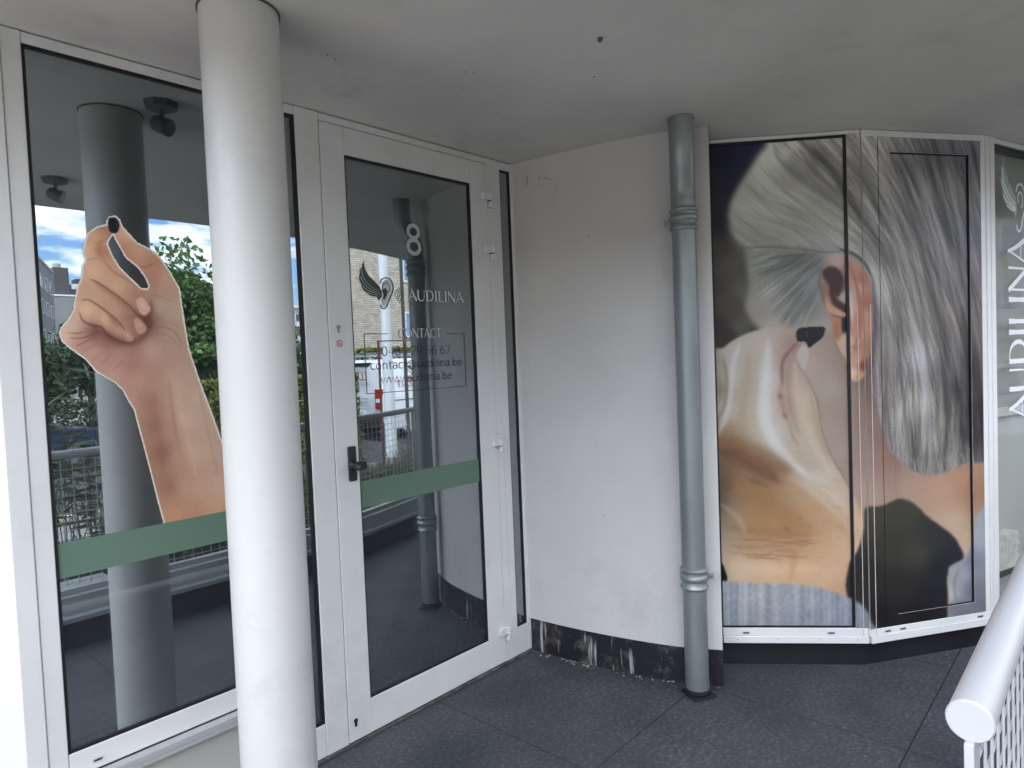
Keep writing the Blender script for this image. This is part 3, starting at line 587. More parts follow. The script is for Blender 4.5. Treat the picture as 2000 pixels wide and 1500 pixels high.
# further facets, out of the picture
for k in (3, 4):
    t_, n_3, A_, L_ = facet(k)
    g = MB(); g.box(0.0, L_, -0.012, 0.05, 2.345, CEIL-0.003, A_); g.box(0.0, L_, -0.012, 0.05, 0.118, 0.18, A_); g.box(0, 0.06, -0.011, 0.05, 0.1802, 2.3448, A_); g.box(L_-0.06, L_, -0.011, 0.05, 0.1802, 2.3448, A_)
    o = thing('bay_window', (PP[k][0], PP[k][1], 0.118), ['plain glazed bay facet just beyond the lettered bay window', 'plain glazed bay facet at the far end of the bay'][k-3], 'window'); g.build('frame', 'white_frame', o, bevel=0.0025)
    g = MB(); g.box(0.061, L_-0.061, 0.0, 0.006, 0.181, 2.344, A_); g.build('glass', 'pane', o)
# black base under the bay
g = MB(); bp_ = offset(PP, 0.032); g.prism([tuple(p) for p in bp_]+[(5.9, -1.4), (5.9, 0.3), (3.0, 0.3), (2.96, -0.78)], 0.0012, 0.1145)
bb = g.build('low_wall', 'black_plinth'); tag(bb, 'low black base running under the faceted bay windows', 'wall')

# ------------------------------------------------------------------ parapet and railing on the street side
FC = [p for p in FACE]
g = MB(); g.prism(ribbon(offset(FC, 0.0), offset(FC, -0.16)), 0.0005, 0.155); pw = thing('terrace_parapet', (1.6, -2.0, 0), 'low parapet with pale metal ledge along the terrace edge', 'parapet')
g.build('upstand', 'parapet_dark', pw)
g = MB(); g.prism(ribbon(offset(FC, 0.022), offset(FC, -0.165)), 0.1555, 0.168); g.prism(ribbon(offset(FC, 0.022), offset(FC, 0.012)), 0.142, 0.1553); g.build('ledge', 'white_metal', pw, bevel=0.002)
g = MB(); g.prism(ribbon(offset(FC, -0.045), offset(FC, -0.155)), 0.1685, 0.262); g.build('kerb_block', 'parapet_beige', pw)
RL = offset(FC, -0.112)
RLs = [p for p in RL if p[0] > 0.0]
rl = thing('terrace_railing', (0.9, -2.06, 0.26), 'white tubular railing with welded wire mesh starting at the right', 'railing')
zr = 1.022
tp = [(p[0], p[1], zr) for p in RLs]; tp[0] = (0.885, tp[0][1], zr)
g = MB(); g.tube(tp, 0.0235, 28); g.build('handrail', 'white_metal', rl, smooth=True)
g = MB(); g.tube([(0.8835, tp[0][1], zr), (0.8862, tp[0][1], zr)], [0.0225, 0.0242], 28); g.build('end_cap', 'white_metal', rl, smooth=True)
ro = offset(RLs, 0.0)
g = MB(); g.prism(ribbon(offset(RLs, 0.022), offset(RLs, -0.022)), 0.262, 0.292); g.build('bottom_rail', 'white_metal', rl, bevel=0.002)
# wires
dist = [0]; 
for a, b in zip(RLs[:-1], RLs[1:]): dist.append(dist[-1]+float(np.hypot(*(np.array(b)-np.array(a)))))
def at(s):
    k = max(0, min(len(dist)-2, int(np.searchsorted(dist, s)-1))); f = (s-dist[k])/(dist[k+1]-dist[k]); a, b = np.array(RLs[k]), np.array(RLs[k+1]); t = (b-a)/np.hypot(*(b-a)); return a+(b-a)*f, t
g = MB(); s_ = 0.075
while s_ < dist[-1]-0.02:
    p, t = at(s_); g.tube([(p[0], p[1], 0.300), (p[0], p[1], zr-0.028)], 0.0021, 6); s_ += 0.0555
for k in range(15):
    z = 0.318+0.0478*k
    if z > zr-0.03: break
    q_ = offset(RLs, 0.0042); q_ = [(a[0], a[1], z) for a in q_]; q_[0] = (0.93, q_[0][1], z); g.tube(q_, 0.0021, 6)
g.build('wire_mesh', 'white_metal', rl, smooth=True)
s_ = 0.035
while s_ < dist[-1]:
    p, t = at(s_); a = math.atan2(t[1], t[0]); m4 = Matrix.Translation((p[0], p[1], 0)) @ Matrix.Rotation(a, 4, 'Z')
    g = MB(); g.box(-0.019, 0.019, -0.005, 0.005, 0.2925, zr-0.0225, m4); g.build('post', 'white_metal', rl, bevel=0.0015); s_ += 3.0

# ------------------------------------------------------------------ printed artwork, painted in code
class Art:
    def __init__(s, x0, y0, x1, y1, st):
        s.x0, s.y0, s.st = x0, y0, st; s.xs = np.arange(x0, x1+st, st); s.ys = np.arange(y0, y1+st, st)
        s.X, s.Y = np.meshgrid(s.xs, s.ys); s.im = np.zeros(s.X.shape+(3,)); s.r = np.random.default_rng(5)
    def blur(s, a, sg):
        sg = sg/s.st
        if sg < 0.3: return a
        R = int(3*sg)+1; k = np.exp(-0.5*(np.arange(-R, R+1)/sg)**2); k /= k.sum()
        for ax in (0, 1):
            p = [(0, 0)]*a.ndim; p[ax] = (R, R); b = np.pad(a, p, mode='edge'); o = 0
            for i, kv in enumerate(k):
                sl = [slice(None)]*a.ndim; sl[ax] = slice(i, i+a.shape[ax]); o = o+kv*b[tuple(sl)]
            a = o
        return a
    def poly(s, pts, bl=0.8, smooth=False):
        if smooth: pts = [tuple(p) for p in catmull(list(pts)+[pts[0]], 6)]
        m = np.zeros(s.X.shape, bool); n = len(pts)
        for i in range(n):
            xa, ya = pts[i]; xb, yb = pts[(i+1) % n]
            if ya == yb: continue
            c = ((ya > s.Y) != (yb > s.Y)) & (s.X < (xb-xa)*(s.Y-ya)/(yb-ya)+xa); m ^= c
        return s.blur(m.astype(float), bl)
    def field(s, smp, pw=3.0, soft=8.0, sb=0):
        num = np.zeros(s.im.shape); den = np.zeros(s.X.shape)
        for x, y, c in smp:
            wv = 1.0/(((s.X-x)**2+(s.Y-y)**2+soft*soft)**(pw/2)); den += wv; num += wv[..., None]*np.array(c, float)
        return s.blur(num/den[..., None], sb) if sb else num/den[..., None]
    def put(s, mask, col, a=1.0):
        col = np.array(col, float) if not isinstance(col, np.ndarray) else col
        m = (mask*a)[..., None]; s.im = s.im*(1-m)+col*m
    def line(s, pts, w_, col, a=1.0, bl=1.0, taper=True, smooth=True):
        if smooth and len(pts) > 2: pts = [tuple(p) for p in catmull(pts, 5)]
        pad = w_+4*bl+3; X0 = min(p[0] for p in pts)-pad; X1 = max(p[0] for p in pts)+pad; Y0 = min(p[1] for p in pts)-pad; Y1 = max(p[1] for p in pts)+pad
        i0, i1 = np.clip([int((Y0-s.y0)/s.st), int((Y1-s.y0)/s.st)+1], 0, s.X.shape[0]); j0, j1 = np.clip([int((X0-s.x0)/s.st), int((X1-s.x0)/s.st)+1], 0, s.X.shape[1])
        if i1 <= i0 or j1 <= j0: return
        X, Y = s.X[i0:i1, j0:j1], s.Y[i0:i1, j0:j1]; best = np.full(X.shape, -1e9); n = len(pts)-1
        for k in range(n):
            (xa, ya), (xb, yb) = pts[k], pts[k+1]; dx, dy = xb-xa, yb-ya; L2_ = dx*dx+dy*dy+1e-9
            t = np.clip(((X-xa)*dx+(Y-ya)*dy)/L2_, 0, 1); d = np.hypot(X-xa-t*dx, Y-ya-t*dy)
            u = (k+t)/n; ww = w_/2*(np.sqrt(np.clip(1-(2*u-1)**2, 0.02, 1)) if taper else 1.0); best = np.maximum(best, ww-d)
        m = 1/(1+np.exp(-best/(0.45*bl)*1.2)); m = (m*a)[..., None]; s.im[i0:i1, j0:j1] = s.im[i0:i1, j0:j1]*(1-m)+np.array(col, float)*m
    def flow(s, smp, n, steps, st=2.0, dens=None, wob=0.06):
        """long strands advected along a direction field; returns a signed streak map"""
        u = s.field([(x, y, (dx, dy, 0)) for x, y, dx, dy in smp], 2.5, 30.0); H, W_ = s.X.shape
        px = s.r.uniform(s.xs[0], s.xs[-1], n); py = s.r.uniform(s.ys[0]-60, s.ys[-1], n); v = s.r.normal(size=n); wb = s.r.normal(size=n)*wob
        acc = np.zeros(H*W_); cnt = np.zeros(H*W_)
        for k in range(steps):
            j = np.clip(((px-s.x0)/s.st).astype(int), 0, W_-1); i = np.clip(((py-s.y0)/s.st).astype(int), 0, H-1)
            dx, dy = u[i, j, 0], u[i, j, 1]; q = np.hypot(dx, dy)+1e-6; dx, dy = dx/q, dy/q
            dx, dy = dx-dy*wb, dy+dx*wb; px += dx*st; py += dy*st
            ok = (px > s.xs[0]) & (px < s.xs[-1]) & (py > s.ys[0]) & (py < s.ys[-1]); tw = math.sin(PI*(k+0.5)/steps)
            idx = i*W_+j; np.add.at(acc, idx[ok], v[ok]*tw); np.add.at(cnt, idx[ok], tw)
        acc = acc.reshape(H, W_); cnt = cnt.reshape(H, W_); return acc, cnt
    def at(s, px, py):
        fx = np.clip((px-s.x0)/s.st, 0, s.X.shape[1]-1.001); fy = np.clip((py-s.y0)/s.st, 0, s.X.shape[0]-1.001)
        i, j = fy.astype(int), fx.astype(int); a, b = (fx-j)[..., None], (fy-i)[..., None]; I = s.im
        return (I[i, j]*(1-a)+I[i, j+1]*a)*(1-b)+(I[i+1, j]*(1-a)+I[i+1, j+1]*a)*b
def lin(c): c = np.clip(c/255.0, 0, 1); return np.where(c <= 0.04045, c/12.92, ((c+0.055)/1.055)**2.4)
def project_arr(P):
    v = P-CAM; z = v@fw; return 1000+FPX*(v@rt)/z, 750-FPX*(v@up)/z

# ---- photo of the hand and ear (values: ink tones 0..255)
A = Art(1376, 252, 1934, 1270, 1.5)
navy = [(1400, 300, (17, 19, 36)), (1400, 430, (24, 26, 44)), (1470, 300, (22, 24, 42)), (1440, 360, (24, 27, 42)), (1395, 490, (62, 60, 56)), (1430, 520, (78, 76, 68)), (1450, 570, (88, 86, 76)), (1395, 570, (66, 56, 52)), (1395, 640, (52, 34, 32)), (1420, 660, (58, 40, 36)), (1450, 640, (84, 84, 72)), (1480, 650, (60, 62, 50)), (1425, 590, (76, 68, 60))]
A.im[:] = A.field(navy)
hair_front = [(1500, 284), (1484, 300), (1470, 322), (1450, 352), (1434, 380), (1425, 402), (1424, 425), (1428, 448), (1437, 468), (1452, 482), (1458, 500), (1460, 530), (1462, 560), (1456, 590), (1458, 610), (1468, 628), (1482, 642), (1500, 660), (1560, 700), (1940, 900), (1940, 240), (1500, 240)]
hf = [(1520, 300, (140, 142, 134)), (1470, 360, (132, 136, 128)), (1450, 430, (150, 153, 145)), (1500, 430, (147, 150, 142)), (1560, 400, (140, 142, 136)), (1560, 320, (104, 104, 102)), (1600, 300, (62, 62, 62)), (1620, 360, (112, 112, 110)), (1640, 320, (84, 84, 84)), (1600, 440, (144, 146, 140)), (1640, 460, (150, 152, 148)), (1560, 470, (146, 148, 142)), (1670, 500, (150, 152, 150)), (1700, 470, (148, 150, 150)),
      (1480, 520, (140, 142, 134)), (1540, 520, (120, 124, 118)), (1580, 540, (112, 116, 112)), (1500, 580, (158, 152, 142)), (1475, 610, (150, 142, 132)), (1540, 600, (138, 138, 132)), (1575, 600, (128, 130, 126)), (1510, 640, (168, 158, 146)), (1470, 560, (136, 136, 126)), (1560, 650, (168, 155, 142)), (1590, 690, (176, 158, 142)), (1560, 560, (116, 120, 116)), (1600, 660, (168, 150, 136))]
fld = A.field(hf, 3.2, 10)
m = np.clip(A.poly(hair_front, 5, True), 0, 1); A.put(m, fld)
# neck, jaw and shoulder skin
nk = [(1560, 720, (178, 160, 142)), (1620, 760, (170, 152, 138)), (1620, 840, (168, 148, 132)), (1650, 780, (158, 140, 126)), (1640, 880, (168, 148, 134)), (1690, 800, (140, 112, 96)), (1690, 880, (150, 124, 112)), (1700, 960, (164, 138, 122)), (1720, 920, (156, 122, 108)), (1780, 950, (168, 136, 118)), (1840, 960, (176, 140, 112)), (1880, 940, (172, 128, 98)), (1905, 960, (156, 112, 86)), (1860, 1020, (186, 156, 130)), (1895, 1080, (188, 158, 132)), (1720, 860, (136, 104, 92)), (1740, 900, (142, 106, 92)), (1660, 960, (164, 142, 128)), (1700, 740, (110, 84, 78)), (1715, 780, (112, 84, 78))]
m = A.poly([(1540, 650), (1700, 640), (1940, 640), (1940, 1250), (1560, 1250), (1540, 900)], 6); A.put(m, A.field(nk, 3.0, 16, 8))
# big fall of grey hair
hb = [(1500, 240), (1600, 240), (1940, 240), (1940, 905), (1905, 903), (1893, 903), (1870, 912), (1850, 920), (1832, 926), (1812, 929), (1790, 922), (1770, 911), (1756, 898), (1744, 886), (1735, 872), (1731, 850), (1722, 822), (1713, 800), (1708, 770), (1704, 740), (1702, 700), (1704, 640), (1703, 580), (1698, 545), (1686, 520), (1660, 498), (1630, 488), (1600, 490), (1560, 500)]
hc = [(1640, 300, (90, 90, 92)), (1600, 330, (84, 84, 86)), (1680, 340, (96, 96, 98)), (1690, 420, (112, 112, 114)), (1660, 440, (140, 142, 138)), (1720, 300, (96, 96, 100)), (1780, 310, (76, 77, 82)), (1830, 300, (62, 63, 70)), (1890, 300, (66, 66, 78)), (1740, 380, (102, 102, 105)), (1800, 400, (98, 98, 102)), (1860, 400, (90, 90, 95)), (1900, 450, (88, 88, 98)), (1730, 480, (116, 116, 118)), (1790, 500, (122, 121, 122)), (1850, 520, (112, 110, 112)), (1900, 560, (98, 95, 100)), (1720, 560, (142, 142, 142)), (1760, 600, (120, 117, 117)), (1820, 620, (116, 112, 112)), (1880, 640, (96, 90, 92)), (1730, 660, (114, 110, 112)), (1790, 700, (140, 140, 144)), (1850, 720, (100, 96, 98)), (1900, 720, (66, 62, 66)), (1720, 720, (116, 108, 110)), (1740, 780, (128, 122, 124)), (1800, 790, (154, 153, 152)), (1770, 800, (146, 144, 144)), (1830, 820, (126, 122, 118)), (1860, 800, (92, 88, 88)), (1900, 800, (50, 50, 58)), (1895, 850, (56, 56, 64)), (1880, 760, (66, 64, 68)), (1760, 860, (132, 128, 130)), (1820, 860, (140, 138, 138)), (1870, 870, (100, 96, 94)), (1790, 900, (128, 126, 122)), (1840, 905, (122, 119, 116)), (1715, 640, (104, 100, 102))]
hm = A.poly(hb, 2.2, False)
base = A.field(hc, 3.2, 10)
fd = [(1480, 330, .55, .83), (1520, 420, .95, .3), (1600, 330, .72, .7), (1600, 420, .92, .40), (1660, 470, .85, .5), (1690, 340, .6, .8), (1700, 440, .55, .83), (1740, 320, .35, .93), (1780, 450, .36, .93), (1740, 560, .22, .97), (1830, 350, .2, .98), (1860, 500, .22, .97), (1900, 350, .15, .99), (1800, 650, .22, .97), (1880, 700, .16, .98), (1730, 700, .08, 1), (1760, 820, .1, .99), (1850, 850, .02, 1), (1715, 760, -.05, 1), (1820, 920, -.1, 1)]
def streaks(n, steps, bl, wob=0.05, f_=fd):
    a, c = A.flow(f_, n, steps, 2.0, wob=wob); a = A.blur(a, bl); c = A.blur(c, bl); v = a/(c+0.05); return v/(v.std()+1e-6)
sw = streaks(900, 130, 3.4); sm_ = streaks(4200, 110, 1.4, 0.09); sf_ = streaks(16000, 70, 0.7, 0.12)
tone = np.clip(sw, -2.2, 2.2)*0.095+np.clip(sm_, -2.2, 2.2)*0.08+np.clip(sf_, -2, 2)*0.07
A.put(hm, np.clip(base*(1+tone[..., None])*np.array([1.05, 1.035, 0.985]), 8, 215))
# blurred front lock keeps fainter streaks
fm = np.clip(A.poly([(1500, 290), (1440, 400), (1430, 450), (1460, 486), (1560, 495), (1640, 488), (1660, 460), (1650, 380), (1600, 290)], 14, True), 0, 1)
A.put(fm, np.clip(fld*(1+(tone*0.42)[..., None]), 8, 215), 0.85)
for pts, w_, c, al, b in [([(1590, 290), (1630, 340), (1660, 390), (1690, 440)], 16, (58, 58, 60), .55, 4), ([(1560, 290), (1590, 330), (1640, 380)], 9, (66, 66, 66), .5, 3), ([(1500, 330), (1540, 380), (1620, 440), (1680, 480)], 6, (112, 114, 110), .5, 3), ([(1660, 300), (1700, 370), (1726, 450)], 10, (66, 66, 70), .5, 3), ([(1480, 390), (1530, 430), (1610, 460)], 5, (118, 120, 114), .5, 3),
                           ([(1700, 300), (1730, 380), (1760, 480), (1790, 580)], 9, (150, 150, 152), .35, 3), ([(1740, 300), (1780, 420), (1820, 560), (1850, 680)], 8, (72, 70, 74), .5, 3), ([(1790, 330), (1822, 450), (1850, 560)], 7, (150, 150, 152), .35, 3), ([(1850, 330), (1875, 450), (1890, 560)], 7, (142, 142, 148), .4, 2.5), ([(1830, 560), (1860, 660), (1875, 760)], 6, (142, 142, 144), .35, 2),
                           ([(1712, 540), (1730, 640), (1742, 740)], 8, (158, 158, 160), .4, 3), ([(1775, 600), (1800, 700), (1812, 800), (1815, 880)], 14, (168, 168, 172), .5, 5), ([(1840, 700), (1850, 800), (1845, 890)], 8, (70, 66, 66), .6, 3), ([(1752, 690), (1764, 780), (1772, 880)], 6, (90, 86, 88), .5, 2.5), ([(1880, 600), (1896, 740), (1900, 860)], 16, (46, 42, 44), .55, 6)]:
    A.line(pts, w_, c, al, b)
rr = np.random.default_rng(9)
for k in range(90):                                   # wispy hair ends over the neck
    t = rr.random(); x = 1706+t*196; yb_ = np.interp(x, [1700, 1712, 1731, 1744, 1770, 1812, 1850, 1893, 1910], [735, 800, 850, 886, 911, 929, 920, 903, 903]); L_ = 10+rr.random()*20
    g_ = 105+rr.random()*60; A.line([(x-3+rr.normal()*2, yb_-26), (x+rr.normal()*3, yb_-8), (x+rr.normal()*5, yb_+L_*0.35)], 1.6, (g_, g_-3, g_-4), .55, .9)
for k in range(34):
    y = 700+rr.random()*150; x = np.interp(y, [700, 740, 800, 850], [1701, 1703, 1711, 1729]); A.line([(x+8, y-20), (x+rr.normal()*3, y), (x-4+rr.normal()*4, y+18)], 1.4, (128, 116, 116), .5, .8)
# temple lock fanning forward from the top of the ear
tf_ = [(1600, 500, -.75, .65), (1570, 505, -.9, .4), (1530, 515, -.96, .25), (1480, 520, -.98, .15), (1590, 530, -.55, .83), (1560, 545, -.75, .65), (1520, 550, -.85, .5), (1585, 580, -.42, .9), (1550, 590, -.5, .86), (1500, 590, -.6, .8), (1570, 630, -.3, .95)]
ta = streaks(9000, 60, 1.0, 0.1, tf_); tb_ = streaks(1500, 70, 2.6, 0.06, tf_)
tm = np.clip(A.poly([(1455, 495), (1520, 492), (1600, 494), (1608, 503), (1600, 525), (1600, 560), (1594, 610), (1570, 642), (1535, 636), (1505, 600), (1480, 560)], 7), 0, 1)
tcol = A.field([(1590, 505, (100, 102, 100)), (1560, 510, (96, 99, 96)), (1500, 510, (122, 125, 118)), (1580, 550, (128, 132, 130)), (1540, 550, (116, 120, 116)), (1590, 600, (118, 118, 114)), (1550, 610, (138, 138, 134)), (1500, 570, (142, 142, 134))], 3, 12)
A.put(tm, np.clip(tcol*(1+(np.clip(ta, -2, 2)*0.08+np.clip(tb_, -2.2, 2.2)*0.07)[..., None]), 20, 200), 0.72)
A.line([(1440, 486), (1500, 482), (1560, 486), (1606, 492), (1640, 492)], 5, (92, 94, 90), .6, 2.2)
A.line([(1500, 505), (1545, 500), (1590, 497)], 5, (78, 80, 78), .5, 2.2)
A.line([(1640, 486), (1668, 497), (1690, 515), (1702, 540)], 7, (62, 52, 52), .75, 2.4)
A.line([(1704, 540), (1708, 600), (1706, 680), (1700, 730)], 10, (84, 68, 76), .7, 4)
# ear
ear = [(1603, 539), (1606, 522), (1617, 504), (1631, 495), (1652, 499), (1673, 511), (1689, 526), (1699, 548), (1703, 590), (1704, 637), (1699, 683), (1692, 725), (1684, 739), (1671, 746), (1661, 738), (1655, 716), (1640, 690), (1629, 664), (1624, 628), (1612, 604), (1604, 570)]
es = [(1612, 530, (150, 124, 112)), (1635, 505, (176, 150, 142)), (1665, 520, (170, 122, 100)), (1685, 545, (160, 104, 84)), (1672, 560, (186, 138, 116)), (1695, 590, (164, 98, 72)), (1685, 620, (186, 124, 94)), (1692, 680, (168, 108, 80)), (1675, 680, (188, 128, 98)), (1688, 715, (120, 66, 48)), (1665, 730, (222, 184, 156)), (1678, 735, (196, 140, 108)), (1650, 600, (168, 152, 148)), (1655, 580, (178, 162, 156)), (1640, 560, (120, 96, 94)), (1608, 570, (140, 106, 88)), (1618, 595, (176, 132, 108)), (1630, 640, (176, 118, 90)), (1640, 670, (196, 152, 126)), (1650, 700, (200, 164, 138)), (1625, 650, (160, 112, 86)), (1665, 600, (196, 150, 130)), (1663, 650, (184, 132, 108)), (1670, 705, (196, 146, 118))]
A.put(A.poly(ear, 1.2, True), A.field(es, 3.5, 5))
A.put(A.poly([(1607, 528), (1618, 521), (1632, 522), (1643, 532), (1648, 550), (1641, 574), (1634, 580), (1628, 566), (1616, 552), (1607, 540)], 2.2, True), (64, 44, 48))
A.put(A.poly([(1620, 552), (1632, 560), (1634, 580), (1644, 590), (1658, 600), (1656, 616), (1640, 606), (1626, 594), (1620, 574)], 2.0, True), (72, 40, 42))
A.line([(1612, 592), (1624, 604), (1640, 612), (1654, 616)], 12, (194, 146, 118), .95, 2.0)
A.line([(1622, 614), (1640, 620), (1656, 624)], 4, (120, 72, 54), .7, 1.6)
A.put(A.poly([(1644, 622), (1657, 616), (1661, 628), (1659, 646), (1648, 654), (1644, 640)], 2, True), (28, 30, 38))
A.line([(1636, 626), (1634, 644), (1638, 660), (1646, 650)], 9, (168, 98, 66), .7, 3)
A.put(A.poly([(1640, 660), (1652, 648), (1664, 656), (1670, 672), (1662, 690), (1652, 700), (1643, 684)], 2.4, True), (192, 166, 146), .9)
A.line([(1656, 512), (1668, 540), (1676, 575), (1680, 620), (1678, 655), (1668, 676)], 6, (134, 76, 58), .55, 2.2)
A.line([(1660, 575), (1664, 610), (1663, 640)], 5, (206, 190, 182), .7, 2)
A.line([(1664, 676), (1674, 682), (1680, 672)], 6, (128, 82, 66), .55, 2.4)
A.line([(1629, 660), (1638, 684), (1652, 706), (1657, 724)], 3, (128, 92, 68), .7, 1.5)
A.line([(1606, 516), (1600, 545), (1606, 580), (1614, 600)], 4, (96, 78, 70), .5, 2.5)
# hand
hand = [(1370, 690), (1396, 681), (1412, 679), (1424, 670), (1440, 660), (1462, 650), (1486, 643), (1510, 639), (1535, 640), (1556, 650), (1574, 664), (1582, 680), (1578, 710), (1572, 728), (1584, 750), (1596, 790), (1604, 830), (1614, 866), (1626, 896), (1642, 924), (1660, 955), (1676, 985), (1687, 1012), (1688, 1036), (1680, 1062), (1668, 1092), (1658, 1120), (1655, 1175), (1560, 1200), (1370, 1200)]
hs = [(1395, 700, (158, 146, 124)), (1405, 760, (132, 118, 96)), (1425, 690, (196, 192, 184)), (1435, 740, (208, 206, 200)), (1460, 680, (184, 174, 158)), (1458, 745, (172, 150, 126)), (1500, 670, (190, 180, 168)), (1503, 740, (208, 207, 204)), (1530, 655, (178, 158, 144)), (1548, 672, (158, 118, 104)), (1541, 730, (160, 132, 118)), (1560, 740, (180, 158, 140)), (1570, 780, (196, 176, 154)), (1545, 790, (168, 136, 118)), (1492, 800, (210, 206, 198)), (1458, 800, (178, 156, 130)), (1422, 800, (204, 200, 190)), (1508, 850, (212, 210, 204)), (1470, 850, (188, 174, 156)), (1430, 850, (170, 128, 86)), (1400, 870, (160, 150, 120)), (1415, 880, (136, 88, 52)), (1440, 890, (128, 84, 58)), (1470, 880, (180, 152, 120)), (1480, 910, (122, 86, 62)), (1520, 880, (186, 180, 164)), (1560, 870, (190, 178, 158)), (1590, 850, (184, 164, 140)), (1530, 920, (150, 112, 72)), (1500, 930, (132, 98, 68)), (1560, 920, (184, 172, 152)), (1600, 900, (186, 170, 148)), (1600, 940, (198, 190, 176)), (1420, 930, (110, 92, 72)), (1403, 930, (62, 62, 56)), (1403, 980, (84, 72, 60)), (1440, 950, (150, 112, 70)), (1480, 970, (152, 112, 70)), (1540, 960, (170, 132, 92)), (1580, 980, (178, 140, 102)), (1640, 970, (188, 162, 136)), (1430, 990, (150, 120, 92)), (1460, 1010, (170, 128, 82)), (1500, 1010, (160, 116, 72)), (1540, 1020, (168, 122, 76)), (1600, 1020, (180, 140, 100)), (1660, 1020, (192, 158, 128)), (1420, 1040, (160, 144, 122)), (1410, 1070, (190, 164, 140)), (1460, 1060, (176, 136, 98)), (1530, 1060, (184, 138, 96)), (1600, 1070, (192, 150, 112)), (1650, 1070, (198, 160, 126)), (1440, 1110, (208, 182, 154)), (1500, 1110, (204, 168, 132)), (1560, 1110, (206, 164, 124)), (1620, 1120, (204, 166, 128)), (1640, 1150, (186, 146, 110))]
A.put(A.poly(hand, 1.8, True), A.field(hs, 2.8, 16, 9))
hm2 = A.poly(hand, 1.8, True); keep = A.im.copy()
for pts, w_, c, al, b in [([(1445, 672), (1432, 710), (1426, 760), (1420, 805), (1404, 846)], 13, (212, 208, 200), .75, 5), ([(1462, 690), (1458, 740), (1452, 790), (1440, 850)], 20, (176, 156, 132), .6, 7), ([(1500, 668), (1498, 720), (1493, 780), (1498, 835), (1528, 884), (1580, 932)], 24, (212, 210, 205), .8, 8), ([(1580, 925), (1620, 955), (1655, 1000)], 20, (202, 190, 172), .5, 9),
                          ([(1478, 700), (1474, 760), (1470, 820), (1478, 860)], 10, (184, 168, 146), .6, 5), ([(1552, 712), (1558, 760), (1568, 810), (1590, 870), (1622, 925)], 18, (198, 180, 156), .7, 7), ([(1578, 745), (1590, 800), (1600, 850), (1622, 905)], 7, (160, 138, 114), .5, 4), ([(1541, 700), (1538, 745), (1544, 800), (1560, 850)], 8, (166, 134, 118), .6, 4.5),
                          ([(1396, 880), (1440, 892), (1480, 912), (1520, 940)], 26, (112, 74, 50), .75, 10), ([(1400, 862), (1440, 872), (1486, 892)], 10, (166, 120, 82), .5, 6), ([(1400, 940), (1430, 950)], 30, (88, 72, 58), .5, 12), ([(1440, 950), (1490, 975), (1540, 1010), (1580, 1030)], 34, (158, 112, 66), .55, 12), ([(1540, 930), (1590, 960), (1640, 1010)], 16, (196, 176, 148), .5, 8), ([(1560, 975), (1610, 1005), (1650, 1040)], 22, (182, 140, 100), .5, 10),
                          ([(1420, 1030), (1500, 1040), (1580, 1045)], 14, (142, 98, 62), .5, 7), ([(1420, 1102), (1500, 1112), (1600, 1110)], 20, (210, 178, 142), .5, 8), ([(1540, 1050), (1550, 1090), (1545, 1130)], 14, (178, 128, 84), .45, 7), ([(1672, 1000), (1682, 1040), (1664, 1090)], 8, (204, 172, 142), .6, 5)]:
    A.line(pts, w_, c, al, b, taper=True)
A.im = keep*(1-hm2[..., None])+A.im*hm2[..., None]
A.line([(1412, 700), (1420, 740), (1416, 790), (1400, 820)], 5, (116, 92, 76), .5, 4)
A.line([(1558, 668), (1540, 688), (1529, 706), (1527, 730), (1529, 752)], 7, (120, 74, 68), .6, 3.0)
A.line([(1527, 745), (1524, 772), (1528, 790), (1533, 815)], 9, (156, 116, 102), .5, 4.5)
A.line([(1520, 772), (1530, 776)], 7, (120, 74, 64), .45, 4); A.line([(1530, 808), (1537, 818)], 7, (124, 78, 64), .5, 4)
A.line([(1540, 822), (1548, 850), (1560, 872)], 6, (156, 126, 100), .5, 4)
A.line([(1570, 728), (1582, 748), (1596, 785), (1603, 830), (1612, 862), (1625, 893), (1645, 927), (1668, 968)], 4, (128, 108, 86), .55, 2.2)
A.put(A.poly([(1560, 680), (1572, 672), (1580, 684), (1577, 708), (1570, 724), (1558, 712), (1556, 694)], 1.8, True), (186, 172, 166), .95)
A.line([(1557, 700), (1562, 718), (1571, 726)], 2.4, (142, 118, 102), .7, 1.3)
for pts, w_, c, al, b in [([(1402, 860), (1440, 876), (1490, 900), (1540, 916)], 46, (122, 82, 54), .5, 12), ([(1400, 920), (1450, 950), (1510, 985)], 40, (150, 110, 72), .4, 14), ([(1440, 1020), (1520, 1030), (1600, 1040)], 34, (164, 116, 70), .4, 12), ([(1408, 985), (1440, 1010), (1456, 1040)], 12, (176, 164, 142), .55, 5), ([(1460, 935), (1500, 950)], 8, (112, 80, 54), .5, 4), ([(1528, 1030), (1545, 1036)], 7, (128, 88, 56), .5, 3)]:
    A.line(pts, w_, c, al, b)
rw = np.random.default_rng(21)
for k in range(46):
    x = 1412+rw.random()*150; y = 1046+rw.random()*46-(x-1412)*0.03; L_ = 20+rw.random()*70; dy = rw.normal()*3; dk_ = rw.random()*40
    A.line([(x, y), (x+L_*.5, y+3+dy), (x+L_, y+rw.normal()*3)], 1.5+rw.random()*2.5, (118+dk_, 82+dk_*.85, 56+dk_*.7), .12+.28*rw.random(), 1.3+rw.random()*1.5)
for k in range(60):
    x = 1410+rw.random()*230; y = 880+rw.random()*160; L_ = 12+rw.random()*30
    A.line([(x, y), (x+L_, y+L_*.35+rw.normal()*3)], 3+rw.random()*5, (138+rw.random()*50,)*1+(100+rw.random()*40, 66+rw.random()*34), .13, 3)
A.put(A.poly([(1390, 1090), (1406, 1095), (1413, 1105), (1421, 1128), (1420, 1136), (1390, 1136)], 1.2), (14, 12, 16))
